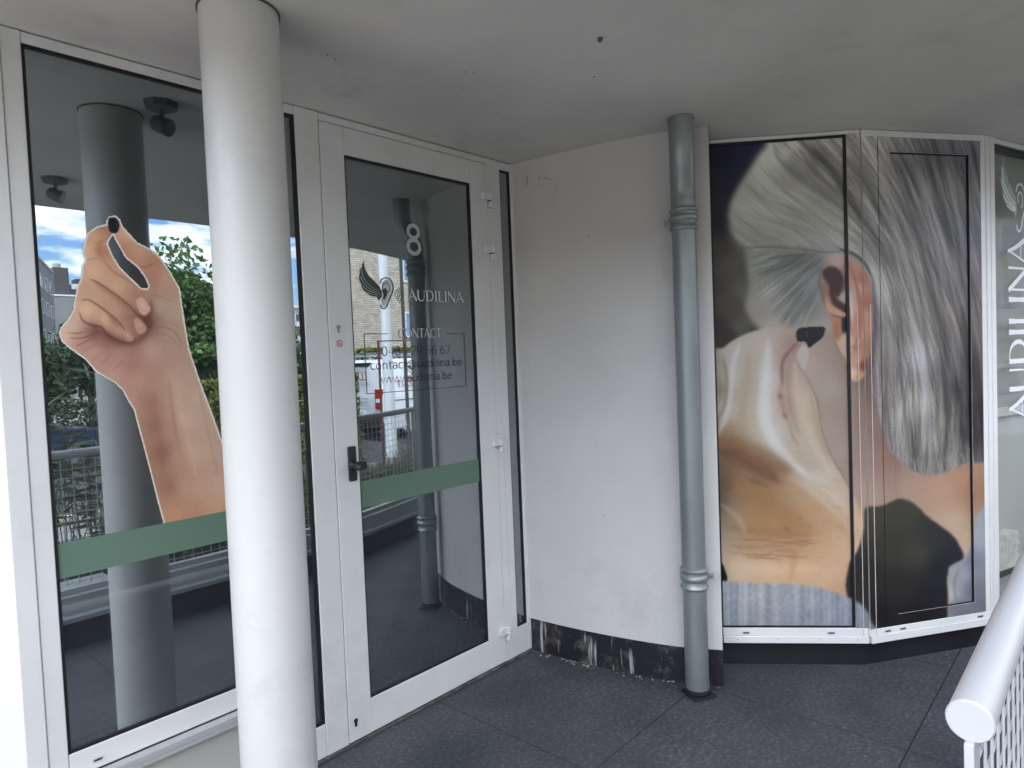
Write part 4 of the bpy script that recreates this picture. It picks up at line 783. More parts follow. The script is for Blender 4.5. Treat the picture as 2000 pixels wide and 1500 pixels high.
A.put(A.poly([(1376, 1000), (1402, 1002), (1404, 1060), (1404, 1096), (1376, 1100)], 3), (150, 128, 108), .7)
# dark collar gap
dk = [(1659, 1099), (1676, 1073), (1686, 1039), (1688, 1000), (1696, 990), (1722, 988), (1740, 980), (1757, 974), (1778, 979), (1795, 992), (1812, 1009), (1838, 1028), (1863, 1048), (1876, 1070), (1883, 1088), (1872, 1098), (1859, 1107), (1852, 1125), (1851, 1145), (1853, 1167), (1851, 1190), (1846, 1212), (1740, 1270), (1640, 1270), (1654, 1180), (1652, 1140)]
ds = [(1700, 1010, (58, 54, 46)), (1760, 1000, (56, 54, 44)), (1740, 1080, (50, 47, 40)), (1790, 1080, (56, 54, 44)), (1830, 1060, (40, 40, 42)), (1868, 1080, (30, 32, 44)), (1840, 1110, (28, 29, 38)), (1700, 1120, (34, 32, 32)), (1670, 1140, (38, 32, 30)), (1760, 1150, (36, 34, 32)), (1820, 1170, (26, 26, 30)), (1720, 1200, (20, 20, 22)), (1800, 1200, (18, 18, 20)), (1680, 1200, (40, 40, 42))]
A.put(A.poly(dk, 2.0, True), A.field(ds, 3.0, 12)+10)
# pale shirt on the right
sh = [(1853, 1108), (1866, 1100), (1884, 1092), (1898, 1060), (1908, 1010), (1940, 990), (1940, 1260), (1840, 1260), (1851, 1200), (1853, 1165), (1851, 1135)]
ss = [(1862, 1120, (150, 148, 146)), (1856, 1160, (168, 168, 168)), (1880, 1120, (142, 148, 160)), (1900, 1100, (120, 126, 142)), (1900, 1150, (110, 114, 126)), (1870, 1190, (110, 112, 118)), (1912, 1050, (152, 156, 166)), (1915, 1180, (104, 110, 120)), (1880, 1215, (96, 98, 104)), (1850, 1215, (140, 140, 142))]
A.put(A.poly(sh, 2.2, True), A.field(ss, 3, 8)); A.line([(1872, 1112), (1864, 1140), (1868, 1180)], 5, (112, 112, 116), .6, 2.5)
# knitted cuff
cf = [(1376, 1132), (1410, 1134), (1440, 1137), (1480, 1139), (1520, 1139), (1560, 1142), (1600, 1148), (1630, 1157), (1655, 1166), (1676, 1176), (1692, 1192), (1700, 1210), (1702, 1270), (1376, 1270)]
cs_ = [(1400, 1150, (150, 158, 166)), (1460, 1160, (158, 162, 166)), (1520, 1165, (148, 152, 156)), (1580, 1170, (146, 152, 158)), (1640, 1185, (136, 144, 156)), (1420, 1200, (142, 150, 158)), (1500, 1210, (138, 142, 146)), (1580, 1210, (130, 136, 146)), (1660, 1210, (128, 134, 146)), (1690, 1215, (120, 126, 138))]
rib = np.sin(A.X*0.42+6*np.sin(A.X*0.031))*0.04+np.sin(A.X*0.19+2)*0.05+A.blur(A.r.normal(size=A.X.shape), 2.0)*0.10
A.put(A.poly(cf, 2.2, True), A.field(cs_, 3, 12)*(1+rib[..., None]))
# hearing aid
dv = [(1555, 648), (1562, 641), (1577, 640), (1580, 638.5), (1609, 638.5), (1610, 650), (1605, 660), (1594, 669), (1580.5, 678.5), (1573, 668), (1558, 666)]
A.put(A.poly(dv, 0.9, True), (20, 24, 32)); A.line([(1571, 650), (1576, 650), (1577, 658)], 2, (96, 106, 120), .6, .9); A.line([(1562, 656), (1570, 660)], 2, (56, 68, 90), .6, .9)
A.put(A.poly([(1595, 640), (1608, 641), (1607, 652), (1600, 660), (1592, 652)], 2.5), (32, 36, 44), .5)
# film grain
A.im = (A.im-118)*1.08+120
A.im *= (1+A.blur(A.r.normal(size=A.X.shape), 0.9)*0.02)[..., None]

# light reaching the wall at height z when the picture was measured (divides out, so only ink is left)
def daylight(z, t): return np.interp(z, [p[0] for p in t], [p[1] for p in t])
INK_BAY = [(0.2, 0.98), (0.5, 1.02), (1.0, 1.16), (1.4, 1.12), (1.64, 0.98), (1.8, 0.83), (1.97, 0.64), (2.13, 0.46), (2.29, 0.29), (2.35, 0.24)]
INK_WIN = [(0.9, 0.82), (1.2, 0.80), (1.6, 0.68), (2.0, 0.50)]

def grid_mesh(name, rects, step, tf, parent, art, ink, mat_='printed_film', cut=None, gain=1.0, sat=0.83):
    V, F, C = [], [], []; base = 0
    for (s0, s1, z0, z1, y) in rects:
        nu = max(2, int((s1-s0)/step)+1); nv = max(2, int((z1-z0)/step)+1)
        U, Zv = np.meshgrid(np.linspace(s0, s1, nu), np.linspace(z0, z1, nv)); P = np.stack([U.ravel(), np.full(U.size, y), Zv.ravel()], 1)
        if tf is not None: T = np.array(tf); Pw = P@T[:3, :3].T+T[:3, 3]
        else: Pw = P
        px, py = project_arr(Pw); raw = art.at(px, py); gy = raw@np.array([.3, .59, .11]); c = lin(gy[:, None]+(raw-gy[:, None])*sat)/daylight(Pw[:, 2], ink)[:, None]/np.array([0.985, 1.0, 1.01])*gain
        idx = np.arange(nu*nv).reshape(nv, nu); q = np.stack([idx[:-1, :-1], idx[:-1, 1:], idx[1:, 1:], idx[1:, :-1]], -1).reshape(-1, 4)
        if cut is not None:
            kmask = cut(px, py); q = q[kmask[q].min(1) > 0.5]
        V.append(Pw); F.append(q+base); C.append(c); base += len(Pw)
    V = np.concatenate(V); F = np.concatenate(F); C = np.concatenate(C)
    used = np.zeros(len(V), bool); used[F.ravel()] = True; rm = np.cumsum(used)-1; V = V[used]; C = C[used]; F = rm[F]
    me = bpy.data.meshes.new(name); me.vertices.add(len(V)); me.vertices.foreach_set('co', V.ravel().astype(np.float32))
    me.loops.add(F.size); me.loops.foreach_set('vertex_index', F.ravel().astype(np.int32)); me.polygons.add(len(F))
    me.polygons.foreach_set('loop_start', np.arange(0, F.size, 4, dtype=np.int32)); me.polygons.foreach_set('loop_total', np.full(len(F), 4, np.int32))
    me.update(calc_edges=True); me.validate()
    ca = me.color_attributes.new('print', 'FLOAT_COLOR', 'POINT'); ca.data.foreach_set('color', np.concatenate([np.clip(C, 0.003, 0.92), np.ones((len(C), 1))], 1).ravel().astype(np.float32))
    me.materials.append(M[mat_]); o = bpy.data.objects.new(name, me); COL.objects.link(o); o.parent = parent; o.matrix_parent_inverse = parent_inv(parent); return o
grid_mesh('photo_print', [(0.0042, 0.5658, 0.192, 2.345, 0.002)], 0.0031, A1, bays, A, INK_BAY)
grid_mesh('photo_print_edge', [(0.577, L1-0.0005, 0.186, 2.356, -0.0122)], 0.0031, A1, bays, A, INK_BAY)
grid_mesh('photo_print', [(0.0005, 0.148, 0.179, 2.344, -0.0120), (0.574, 0.6362, 0.179, 2.344, -0.0120), (0.148, 0.574, 0.179, 0.230, -0.0120), (0.148, 0.574, 2.28, 2.344, -0.0120)], 0.0031, A2, bayd, A, INK_BAY)
grid_mesh('photo_print_inset', [(0.151, 0.5685, 0.2335, 2.2755, -0.0005)], 0.0031, A2, bayd, A, INK_BAY)

# ---- hand decal on the tall window
Hh = Art(104, 410, 492, 1040, 1.0)
def hp(x, y): return (100+x/3.571, 380+y/3.571)
def HP(*l): return [hp(*p) for p in l]
sk = [(360, 250, (165, 115, 95)), (300, 300, (186, 146, 122)), (250, 400, (190, 160, 142)), (345, 400, (166, 106, 80)), (300, 440, (188, 150, 130)), (450, 520, (182, 138, 112)), (520, 280, (192, 154, 134)), (600, 400, (186, 142, 120)), (500, 380, (170, 116, 96)), (560, 450, (168, 116, 96)), (700, 480, (168, 118, 98)), (800, 600, (178, 138, 122)), (700, 600, (166, 116, 102)), (780, 780, (170, 142, 128)), (880, 800, (176, 148, 130)), (850, 1000, (168, 138, 120)), (300, 540, (192, 154, 130)), (450, 650, (186, 148, 124)), (600, 700, (164, 118, 104)), (250, 680, (178, 138, 120)), (400, 790, (174, 132, 112)), (550, 880, (152, 108, 96)), (250, 800, (204, 164, 134)), (380, 870, (202, 158, 130)), (470, 930, (184, 138, 120)),
      (130, 920, (192, 160, 142)), (90, 980, (196, 166, 150)), (200, 1010, (172, 128, 114)), (300, 1100, (176, 134, 122)), (450, 1150, (168, 124, 116)), (400, 1010, (138, 90, 84)), (300, 960, (120, 74, 70)), (560, 1070, (158, 112, 104)), (700, 1090, (176, 140, 126)), (560, 1180, (158, 112, 102)), (600, 1300, (174, 130, 116)), (720, 1260, (166, 126, 112)), (840, 1300, (178, 144, 128)), (680, 1450, (150, 104, 88)), (560, 1400, (170, 130, 116)), (900, 1450, (182, 148, 130)), (1020, 1400, (190, 158, 140)), (650, 880, (92, 56, 50)), (440, 1250, (176, 138, 124))]
sk = [(*hp(a, b), c) for a, b, c in sk]+[(256, 790, (170, 132, 114)), (270, 830, (160, 120, 102)), (283, 870, (156, 116, 98)), (297, 920, (154, 114, 96)), (312, 985, (166, 120, 98)), (285, 775, (160, 120, 104)), (300, 830, (142, 100, 84)), (314, 885, (136, 94, 78)), (328, 950, (148, 104, 86)),
 (318, 760, (168, 130, 114)), (334, 830, (170, 130, 112)), (350, 890, (174, 134, 114)), (362, 950, (178, 136, 114)), (345, 760, (184, 148, 130)), (362, 820, (196, 160, 140)), (378, 880, (190, 152, 132)), (394, 950, (184, 144, 122)), (375, 760, (178, 146, 130)), (396, 820, (182, 150, 134)), (412, 880, (184, 150, 132)), (432, 950, (190, 150, 130)), (330, 1005, (182, 130, 104)), (380, 1000, (176, 126, 102)), (430, 985, (188, 142, 116)), (460, 970, (190, 146, 120))]
outl = HP((388, 208), (320, 225), (260, 265), (235, 330), (222, 410), (240, 458), (217, 500), (212, 580), (182, 650), (165, 740), (160, 800), (120, 870), (68, 928), (58, 970), (75, 1022), (130, 1070), (240, 1150), (320, 1240), (440, 1310), (500, 1365), (540, 1440))+[(262, 800), (275, 849), (291, 909), (306, 969), (321, 1024), (500, 994), (480, 985), (446, 900), (433, 862), (411, 800), (389, 742), (369, 682), (359, 624), (351, 565), (332, 531), (313, 503), (296, 488), (268, 474), (251, 456), (238, 441), (234, 429), (225, 421.5), (213, 423.5), (208.5, 431)]
hole = HP((436, 272), (402, 318), (392, 342), (428, 430), (480, 512), (560, 590), (628, 656), (670, 659), (681, 636), (656, 580), (606, 508), (520, 440), (470, 350), (441, 300))
def dist_to(art, pts):
    d = np.full(art.X.shape, 1e9)
    for k in range(len(pts)):
        (xa, ya), (xb, yb) = pts[k], pts[(k+1) % len(pts)]; dx, dy = xb-xa, yb-ya; t = np.clip(((art.X-xa)*dx+(art.Y-ya)*dy)/(dx*dx+dy*dy+1e-9), 0, 1); d = np.minimum(d, np.hypot(art.X-xa-t*dx, art.Y-ya-t*dy))
    return d
Hh.im[:] = Hh.field(sk, 2.8, 9, 5)
for pts, w_, c, al, b in [
    (HP((365, 460), (440, 540), (540, 600), (640, 665)), 4, (138, 92, 76), .6, 1.6), (HP((270, 590), (330, 618), (450, 700), (540, 770), (600, 835), (650, 858)), 3.6, (88, 52, 42), .85, 1.1), (HP((300, 610), (450, 715), (560, 810)), 12, (134, 90, 74), .6, 4.5),
    (HP((212, 738), (262, 735), (350, 790), (440, 860), (490, 910), (520, 962)), 3.6, (96, 60, 48), .85, 1.2), (HP((400, 840), (480, 920)), 12, (122, 78, 66), .6, 4.5),
    (HP((196, 820), (222, 880), (290, 912), (350, 925), (390, 975), (450, 1010), (520, 1035), (590, 1015)), 4, (78, 44, 42), .85, 1.4), (HP((300, 930), (390, 985), (480, 1030), (600, 1020), (680, 930), (690, 880)), 16, (96, 58, 54), .75, 5.5),
    (HP((620, 850), (665, 862), (700, 800), (690, 740)), 9, (100, 60, 52), .65, 3.5), (HP((118, 965), (180, 968), (240, 958)), 2.4, (112, 72, 68), .8, 1.0), (HP((130, 1000), (200, 1002), (280, 980), (340, 950)), 2.6, (104, 64, 60), .8, 1.0), (HP((175, 1055), (230, 1030), (300, 990)), 2.6, (112, 72, 68), .8, 1.1),
    (HP((280, 1155), (340, 1115)), 2.4, (140, 100, 92), .6, 1.2), (HP((350, 1185), (425, 1110)), 2.6, (136, 96, 88), .6, 1.2), (HP((430, 1225), (505, 1160)), 2.6, (138, 98, 88), .6, 1.2), (HP((220, 1090), (290, 1060), (380, 1030)), 3, (140, 100, 92), .5, 1.8),
    (HP((690, 935), (780, 925), (860, 960), (912, 1045)), 2.8, (128, 94, 84), .65, 1.1), (HP((690, 975), (790, 975), (860, 1020), (900, 1070)), 2.6, (134, 98, 88), .6, 1.1), (HP((720, 1010), (810, 1025), (860, 1060)), 2.2, (142, 106, 94), .5, 1.1), (HP((720, 900), (820, 890), (900, 930)), 2.4, (146, 112, 100), .5, 1.2),
    (HP((600, 500), (660, 505), (720, 480)), 3.4, (126, 76, 58), .6, 1.6), (HP((690, 700), (760, 712), (840, 745)), 2.6, (140, 100, 88), .6, 1.3), (HP((520, 262), (570, 310), (585, 330)), 3, (204, 176, 162), .7, 1.4), (HP((300, 340), (350, 330), (400, 300)), 6, (150, 96, 78), .4, 2.5),
    (HP((240, 460), (300, 445), (350, 455)), 3, (150, 106, 88), .6, 1.5), (HP((340, 330), (330, 400), (360, 440)), 10, (158, 98, 74), .55, 4), (HP((360, 228), (400, 260), (410, 300)), 6, (150, 92, 78), .6, 2.5),
    ([(345, 745), (358, 820), (372, 880), (384, 930)], 9, (202, 168, 146), .4, 5), ([(330, 740), (336, 800), (350, 880)], 7, (150, 108, 92), .5, 3), ([(300, 770), (306, 830), (320, 920)], 12, (140, 94, 78), .45, 5), ([(392, 770), (408, 850), (425, 930)], 6, (164, 128, 112), .5, 3), ([(384, 740), (396, 800)], 4, (150, 116, 102), .4, 2)]:
    Hh.line(pts, w_*0.9, c, al*0.78, b*1.25)
for pts, c in ((HP((588, 742), (612, 722), (635, 718), (668, 755), (692, 795), (682, 822), (645, 846), (612, 812)), (196, 152, 138)), (HP((575, 868), (604, 860), (640, 890), (666, 930), (655, 958), (612, 972), (584, 925)), (180, 136, 124)), (HP((498, 952), (524, 944), (556, 970), (577, 1002), (560, 1026), (526, 1022), (504, 990)), (174, 128, 116))):
    Hh.put(Hh.poly(pts, 1.1, True), c, .9); cx_ = sum(p[0] for p in pts)/len(pts); cy_ = sum(p[1] for p in pts)/len(pts); Hh.line([(cx_-3, cy_-4), (cx_+3, cy_+3)], 1.8, (218, 184, 170), .5, 1.6)
Hh.im = (Hh.im-150)*1.13+151; Hh.im *= np.array([1.0, 1.015, 0.975])
Hh.im *= (1+Hh.blur(Hh.r.normal(size=Hh.X.shape), 1.0)*0.03)[..., None]
do = dist_to(Hh, outl); dh = dist_to(Hh, hole); inside = Hh.poly(outl, 0) > 0.5; inhole = Hh.poly(hole, 0) > 0.5
WB = 2.1
edge_ = (do < WB) | (dh < WB); edge_[(Hh.Y > 1026-(Hh.X-321)*0.172) & (do < WB)] = False
body = (inside & ~inhole) | (do < WB*0.8) | (dh < WB*0.8)
body &= Hh.Y < (1024-(Hh.X-321)*0.172)
Hh.put(Hh.blur(np.maximum(edge_ & ~((do < WB) & (Hh.Y > 1020-(Hh.X-321)*0.172) & (Hh.X > 324)), 0).astype(float), 0.5), (205, 200, 194))
dvh = HP((396, 205), (399, 172), (418, 160), (442, 160), (466, 180), (476, 215), (468, 250), (448, 270), (418, 266), (400, 238))
Hh.put(Hh.poly(dvh, 0.8, True), (20, 20, 22)); Hh.line(HP((455, 190), (460, 230)), 2, (74, 76, 80), .6, 1)
def cutter(px, py):
    j = np.clip(((px-Hh.x0)/Hh.st).round().astype(int), 0, Hh.X.shape[1]-1); i = np.clip(((py-Hh.y0)/Hh.st).round().astype(int), 0, Hh.X.shape[0]-1); return body[i, j].astype(float)
qa = onwall(104, 700); grid_mesh('hand_decal', [(0.545, 1.085, 0.95, 2.0, -0.0012)], 0.0016, None, Wn, Hh, INK_WIN, cut=cutter)

# ------------------------------------------------------------------ lettering and signs
class Sign:
    """flat vinyl cut-outs laid on a surface; each stroke 0.1 mm above the last"""
    def __init__(s, f, d0=-0.0014): s.mb = MB(); s.f = f; s.d = d0; s.n = 0
    def pol(s, pts):
        """ear-clipped polygon in design units"""
        d = s.d-0.00005*s.n; s.n += 1; vs = [Vector((p[0], p[1], 0)) for p in pts]
        from mathutils.geometry import tessellate_polygon
        i = len(s.mb.v); s.mb.v += [tuple(s.f(p[0], p[1], d)) for p in pts]; s.mb.f += [tuple(i+k for k in t) for t in tessellate_polygon([vs])]; return s
    def stroke(s, pts, w_):
        P = [np.array(p, float) for p in pts]; n = len(P); W_ = w_ if isinstance(w_, (list, tuple)) else [w_]*n
        a, b = [], []
        for k in range(n):
            t = P[min(k+1, n-1)]-P[max(k-1, 0)]; t = t/(np.hypot(*t)+1e-9); nn = np.array([-t[1], t[0]])*W_[k]/2; a.append(P[k]+nn); b.append(P[k]-nn)
        d = s.d-0.00005*s.n; s.n += 1; i = len(s.mb.v); s.mb.v += [tuple(s.f(*q, d)) for q in a]+[tuple(s.f(*q, d)) for q in b]
        s.mb.f += [(i+k, i+k+1, i+n+k+1, i+n+k) for k in range(n-1)]; return s
    def build(s, nm, m, parent): return s.mb.build(nm, m, parent, fixn=False)
def arc(cx, cy, rx, ry, a0, a1, n=16): return [(cx+rx*math.cos(math.radians(a0+(a1-a0)*k/n)), cy+ry*math.sin(math.radians(a0+(a1-a0)*k/n))) for k in range(n+1)]
GL = {'A': (0.86, [([(0.04, 0.0), (0.40, 1.0)], (.075, .05)), ([(0.36, 1.03), (0.50, 0.62), (0.82, 0.0)], (.10, .13, .17)), ([(0.18, 0.33), (0.62, 0.33)], .05)]),
      'U': (0.86, [([(0.14, 1.0), (0.13, 0.40)]+arc(0.43, 0.34, 0.30, 0.34, 180, 300, 8), [.15]*3+[.13]*2+[.10]*3+[.07]*3), (arc(0.43, 0.34, 0.30, 0.34, 290, 360, 6)+[(0.74, 1.0)], [.055]*7+[.07])]),
      'D': (0.88, [([(0.15, 0.0), (0.15, 1.0)], .15), ([(0.10, 0.975)]+arc(0.34, 0.5, 0.42, 0.475, 90, -90, 18)+[(0.10, 0.025)], [.05, .05, .06, .07, .09, .11, .12, .13, .14, .14, .14, .14, .13, .12, .11, .09, .07, .06, .05, .05, .05])]),
      'I': (0.36, [([(0.18, 0.0), (0.18, 0.5), (0.18, 1.0)], (.17, .13, .17))]),
      'L': (0.66, [([(0.16, 0.0), (0.16, 0.5), (0.16, 1.0)], (.15, .13, .17)), ([(0.10, 0.03), (0.62, 0.03)], (.055, .07))]),
      'N': (0.94, [([(0.13, 0.0), (0.13, 1.0)], (.08, .06)), ([(0.10, 1.0), (0.80, 0.0)], (.15, .15)), ([(0.80, 0.0), (0.80, 1.0)], (.06, .08))]),
      'C': (0.86, [(arc(0.48, 0.5, 0.40, 0.48, 52, 308, 22), [.10, .07, .06, .06, .08, .10, .12, .13, .14, .14, .14, .14, .14, .14, .13, .12, .10, .08, .06, .05, .05, .06, .08])]),
      'O': (1.0, [(arc(0.50, 0.5, 0.40, 0.48, 0, 360, 32), [.14, .14, .13, .11, .09, .07, .06, .05, .05, .05, .06, .07, .09, .11, .13, .14, .14, .14, .13, .11, .09, .07, .06, .05, .05, .05, .06, .07, .09, .11, .13, .14, .14])]),
      'T': (0.74, [([(0.37, 0.0), (0.37, 1.0)], (.17, .13)), ([(0.02, 0.97), (0.72, 0.97)], (.07, .07))])}
def word(sg, txt, x0, base, wtot, hgt, fx=None):
    tot = sum(GL[c][0] for c in txt); k = wtot/tot; x = x0
    for c in txt:
        for pts, ww in GL[c][1]:
            ws = [q*k for q in ww] if isinstance(ww, (list, tuple)) else ww*k; sg.stroke([(x+p[0]*k, base+p[1]*hgt) for p in pts], ws)
        x += GL[c][0]*k
wallf = lambda x, z, d: (x, d, z)
def pxf(px, py): q = onwall(px, py); return (q[0], q[2])
def L2(pts, ox, oy, sc): return [pxf(ox+a/sc, oy+b/sc) for a, b in pts]
# number 8
c_t, c_b = pxf(804.5, 453), pxf(808.5, 482); w8 = (pxf(822.5, 483)[0]-pxf(794, 481)[0])/2; e = Sign(wallf)
ht, hb_ = pxf(804, 437.5)[1]-pxf(805, 467)[1], pxf(806, 465)[1]-pxf(808, 498)[1]
e.stroke(arc(c_b[0]-0.001, c_b[1], w8-0.008, hb_/2-0.006, 0, 360, 40), 0.017); e.stroke(arc(c_b[0]-0.001, (pxf(804, 437.5)[1]+pxf(805, 467)[1])/2, (w8-0.008)*0.88, ht/2-0.006, 0, 360, 40), 0.016)
e.build('house_number', 'light_decal', D)
# wing, ear and sound waves
lg = Sign(wallf, -0.0016); sc = 5.77; ox, oy = 660, 380
feathers = [[(287, 748), (300, 830), (345, 915), (420, 985), (470, 1040), (490, 1090), (490, 1150), (462, 1196), (445, 1155), (385, 1146), (322, 1112), (330, 1100), (296, 1090), (264, 1028), (272, 1016), (246, 975), (238, 900), (252, 905), (246, 860), (254, 820), (268, 846), (274, 800)]]
vanes = [[(258, 840), (282, 930), (330, 1000), (395, 1055), (462, 1092)], [(250, 925), (290, 1000), (350, 1058), (420, 1098), (470, 1120)], [(276, 1034), (330, 1078), (400, 1106), (470, 1135)], [(328, 1106), (390, 1126), (450, 1140)]]
for f_ in feathers: lg.pol(L2(f_, ox, oy, sc))
lg.build('wing_logo', 'wing_decal', D)
lv = Sign(wallf, -0.0019)
for p in vanes: lv.stroke(L2(catmull(p, 5), ox, oy, sc), [0.0034-0.0024*q/(5*(len(p)-1)) for q in range(5*(len(p)-1)+1)])
lv.build('feather_lines', 'light_decal', D)
lw_ = Sign(wallf, -0.0012); lw_.pol(L2([(500, 990), (540, 955), (585, 975), (605, 1040), (598, 1110), (570, 1180), (550, 1240), (520, 1268), (500, 1250), (492, 1190), (490, 1100)], ox, oy, sc)); lw_.build('ear_fill', 'word_decal', D)
le = Sign(wallf, -0.0022); u = 1/sc/720
le.stroke(L2(catmull([(472, 1000), (495, 955), (545, 938), (592, 962), (618, 1020), (618, 1080), (598, 1140), (572, 1195), (555, 1250), (525, 1285), (492, 1275), (478, 1240)], 4), ox, oy, sc), 0.0042)
le.stroke(L2(catmull([(505, 1080), (500, 1035), (520, 1003), (550, 1000), (574, 1030), (576, 1080), (556, 1112)], 4), ox, oy, sc), 0.003)
le.pol(L2([(500, 1072), (530, 1052), (556, 1090), (548, 1135), (522, 1188), (502, 1176), (512, 1130), (500, 1100)], ox, oy, sc)); le.build('ear_logo', 'dark_decal', D)
sw_ = Sign(wallf, -0.002)
for p in ([(636, 1095), (648, 1120), (638, 1150)], [(652, 1075), (676, 1122), (654, 1175)], [(668, 1060), (698, 1125), (668, 1200)], [(684, 1042), (720, 1125), (690, 1225)]): sw_.stroke(L2(catmull(p, 6), ox, oy, sc), 0.0024)
sw_.build('wave_logo', 'dark_decal', D)
# shop word and contact heading
a0 = pxf(797, 588); a1 = pxf(905, 590); zt = pxf(812, 566)[1]; wd = Sign(wallf, -0.002); bz = (a0[1]+a1[1])/2
word(wd, 'AUDILINA', a0[0], bz, a1[0]-a0[0], zt-bz); wd.build('shop_lettering', 'word_decal', D)
a0 = pxf(778, 661); a1 = pxf(861, 659); zt = pxf(800, 641.5)[1]; wd = Sign(wallf, -0.002); bz = (a0[1]+a1[1])/2
word(wd, 'CONTACT', a0[0], bz, a1[0]-a0[0], zt-bz); wd.build('contact_heading', 'word_decal', D)
# fine frame round the contact details
x0_, zt_ = pxf(711, 652); _, zb_ = pxf(716, 769.5); x1_ = pxf(906, 650)[0]; fr = Sign(wallf, -0.0018); lw2 = 0.0024
fr.stroke([(x0_, zt_), (x0_, zb_)], lw2); fr.stroke([(x0_, zb_), (x1_, zb_)], lw2); fr.stroke([(x1_, zb_), (x1_, zt_)], lw2); fr.stroke([(x0_, zt_), (pxf(758, 651)[0], zt_)], lw2); fr.stroke([(pxf(872, 650)[0], zt_), (x1_, zt_)], lw2)
fr.build('contact_frame', 'dark_decal', D)
def _o(cx, cy, rx, ry, a0=0, a1=360, n=14): return arc(cx, cy, rx, ry, a0, a1, n)
LT = {  # light sans strokes; x-height 0.68, cap height 1
 '0': (.62, [_o(.29, .5, .22, .5)]), '2': (.62, [_o(.28, .76, .21, .24, 160, -30, 8)+[(.08, 0.0), (.52, 0.0)]]), '4': (.64, [[(.42, 0), (.42, 1), (.05, .30), (.56, .30)]]),
 '5': (.62, [[(.48, 1), (.16, 1), (.12, .56)]+_o(.26, .31, .23, .31, 100, -150, 10)]), '6': (.62, [_o(.29, .31, .21, .31), [(.42, .98), (.2, .82), (.09, .5), (.08, .3)]]),
 '7': (.60, [[(.07, 1), (.52, 1), (.2, 0)]]), '8': (.62, [_o(.29, .75, .17, .25), _o(.29, .26, .21, .26)]), '9': (.62, [_o(.29, .69, .21, .31), [(.16, .02), (.38, .18), (.49, .5), (.5, .7)]]), ' ': (.30, []),
 'c': (.50, [_o(.28, .34, .21, .34, 50, 310, 12)]), 'o': (.60, [_o(.29, .34, .22, .34)]), 'n': (.58, [[(.09, 0), (.09, .68)], [(.09, .46)]+_o(.27, .44, .18, .24, 160, 0, 8)+[(.45, 0)]]),
 't': (.38, [[(.17, .92), (.17, .14)]+_o(.25, .12, .08, .12, 180, 290, 5), [(.04, .66), (.32, .66)]]), 'a': (.56, [_o(.27, .44, .17, .24, 150, 0, 8)+[(.44, 0)], _o(.26, .19, .19, .19)]), '@': (.98, [_o(.47, .36, .42, .50, -50, 300, 26), _o(.46, .36, .19, .24), [(.65, .6), (.65, .22), (.76, .12), (.86, .25)]]),
 'u': (.58, [[(.09, .68), (.09, .22)]+_o(.26, .22, .17, .22, 180, 340, 8), [(.45, .68), (.45, 0)]]), 'd': (.60, [_o(.27, .34, .19, .34), [(.47, 1), (.47, 0)]]), 'i': (.24, [[(.12, 0), (.12, .68)], [(.12, .86), (.12, .92)]]),
 'l': (.24, [[(.12, 0), (.12, 1)]]), '.': (.24, [[(.12, 0), (.12, .07)]]), 'b': (.60, [_o(.31, .34, .19, .34), [(.10, 1), (.10, 0)]]), 'e': (.56, [[(.08, .36), (.49, .36)]+_o(.28, .34, .21, .34, 10, 310, 12)]),
 'w': (.80, [[(.04, .68), (.22, 0), (.40, .64), (.58, 0), (.76, .68)]]), 's': (.48, [[(.4, .6), (.25, .68), (.1, .55), (.2, .38), (.36, .28), (.4, .12), (.25, 0), (.06, .08)]]), 'r': (.38, [[(.09, 0), (.09, .68)], [(.09, .45), (.2, .66), (.34, .66)]]),
 'v': (.52, [[(.03, .68), (.25, 0), (.47, .68)]]), 'm': (.86, [[(.09, 0), (.09, .68)], [(.09, .46), (.25, .68), (.42, .46), (.42, 0)], [(.42, .46), (.58, .68), (.75, .46), (.75, 0)]]), 'g': (.58, [_o(.27, .34, .19, .34), [(.46, .68), (.46, -.1), (.3, -.28), (.1, -.2)]]), 'z': (.5, [[(.06, .68), (.42, .68), (.05, 0), (.45, 0)]]), 'x': (.5, [[(.05, .68), (.45, 0)], [(.45, .68), (.05, 0)]]),
 'M': (.9, [[(.08, 0), (.08, 1), (.43, .2), (.78, 1), (.78, 0)]]), 'E': (.6, [[(.5, 1), (.1, 1), (.1, 0), (.5, 0)], [(.1, .52), (.44, .52)]]), 'A': (.76, [[(.03, 0), (.36, 1), (.70, 0)], [(.15, .35), (.57, .35)]]), 'Z': (.7, [[(.07, 1), (.6, 1), (.05, 0), (.62, 0)]]), 'N': (.8, [[(.1, 0), (.1, 1), (.66, 0), (.66, 1)]]), 'T': (.66, [[(.32, 0), (.32, 1)], [(.02, 1), (.62, 1)]])}
def text(body, x0, z0, width, height, m, parent, nm, mat4=None, d=-0.0020, wt=0.0026):
    tot = sum(LT[c][0] for c in body); k = width/tot; x = x0
    sg = Sign((lambda a, b, e: tuple(mat4 @ Vector((a, e, b)))) if mat4 is not None else wallf, d)
    for c in body:
        for p in LT[c][1]: sg.stroke([(x+q[0]*k, z0+q[1]*height) for q in p], wt)
        x += LT[c][0]*k
    return sg.build(nm, m, parent)
for s_, xl, yl, xr, yr, ch, nm in (('0484 29 56 67', 745.5, 695, 881, 690, 18, 'phone_line'), ('contact@audilina.be', 723, 722, 904, 720, 17, 'mail_line'), ('www.audilina.be', 744, 749, 884, 748, 17, 'web_line')):
    a = pxf(xl, yl); b = pxf(xr, yr); h_ = pxf(xl, yl-ch)[1]-a[1]; text(s_, a[0], a[1], b[0]-a[0], h_, 'dark_decal', D, nm)
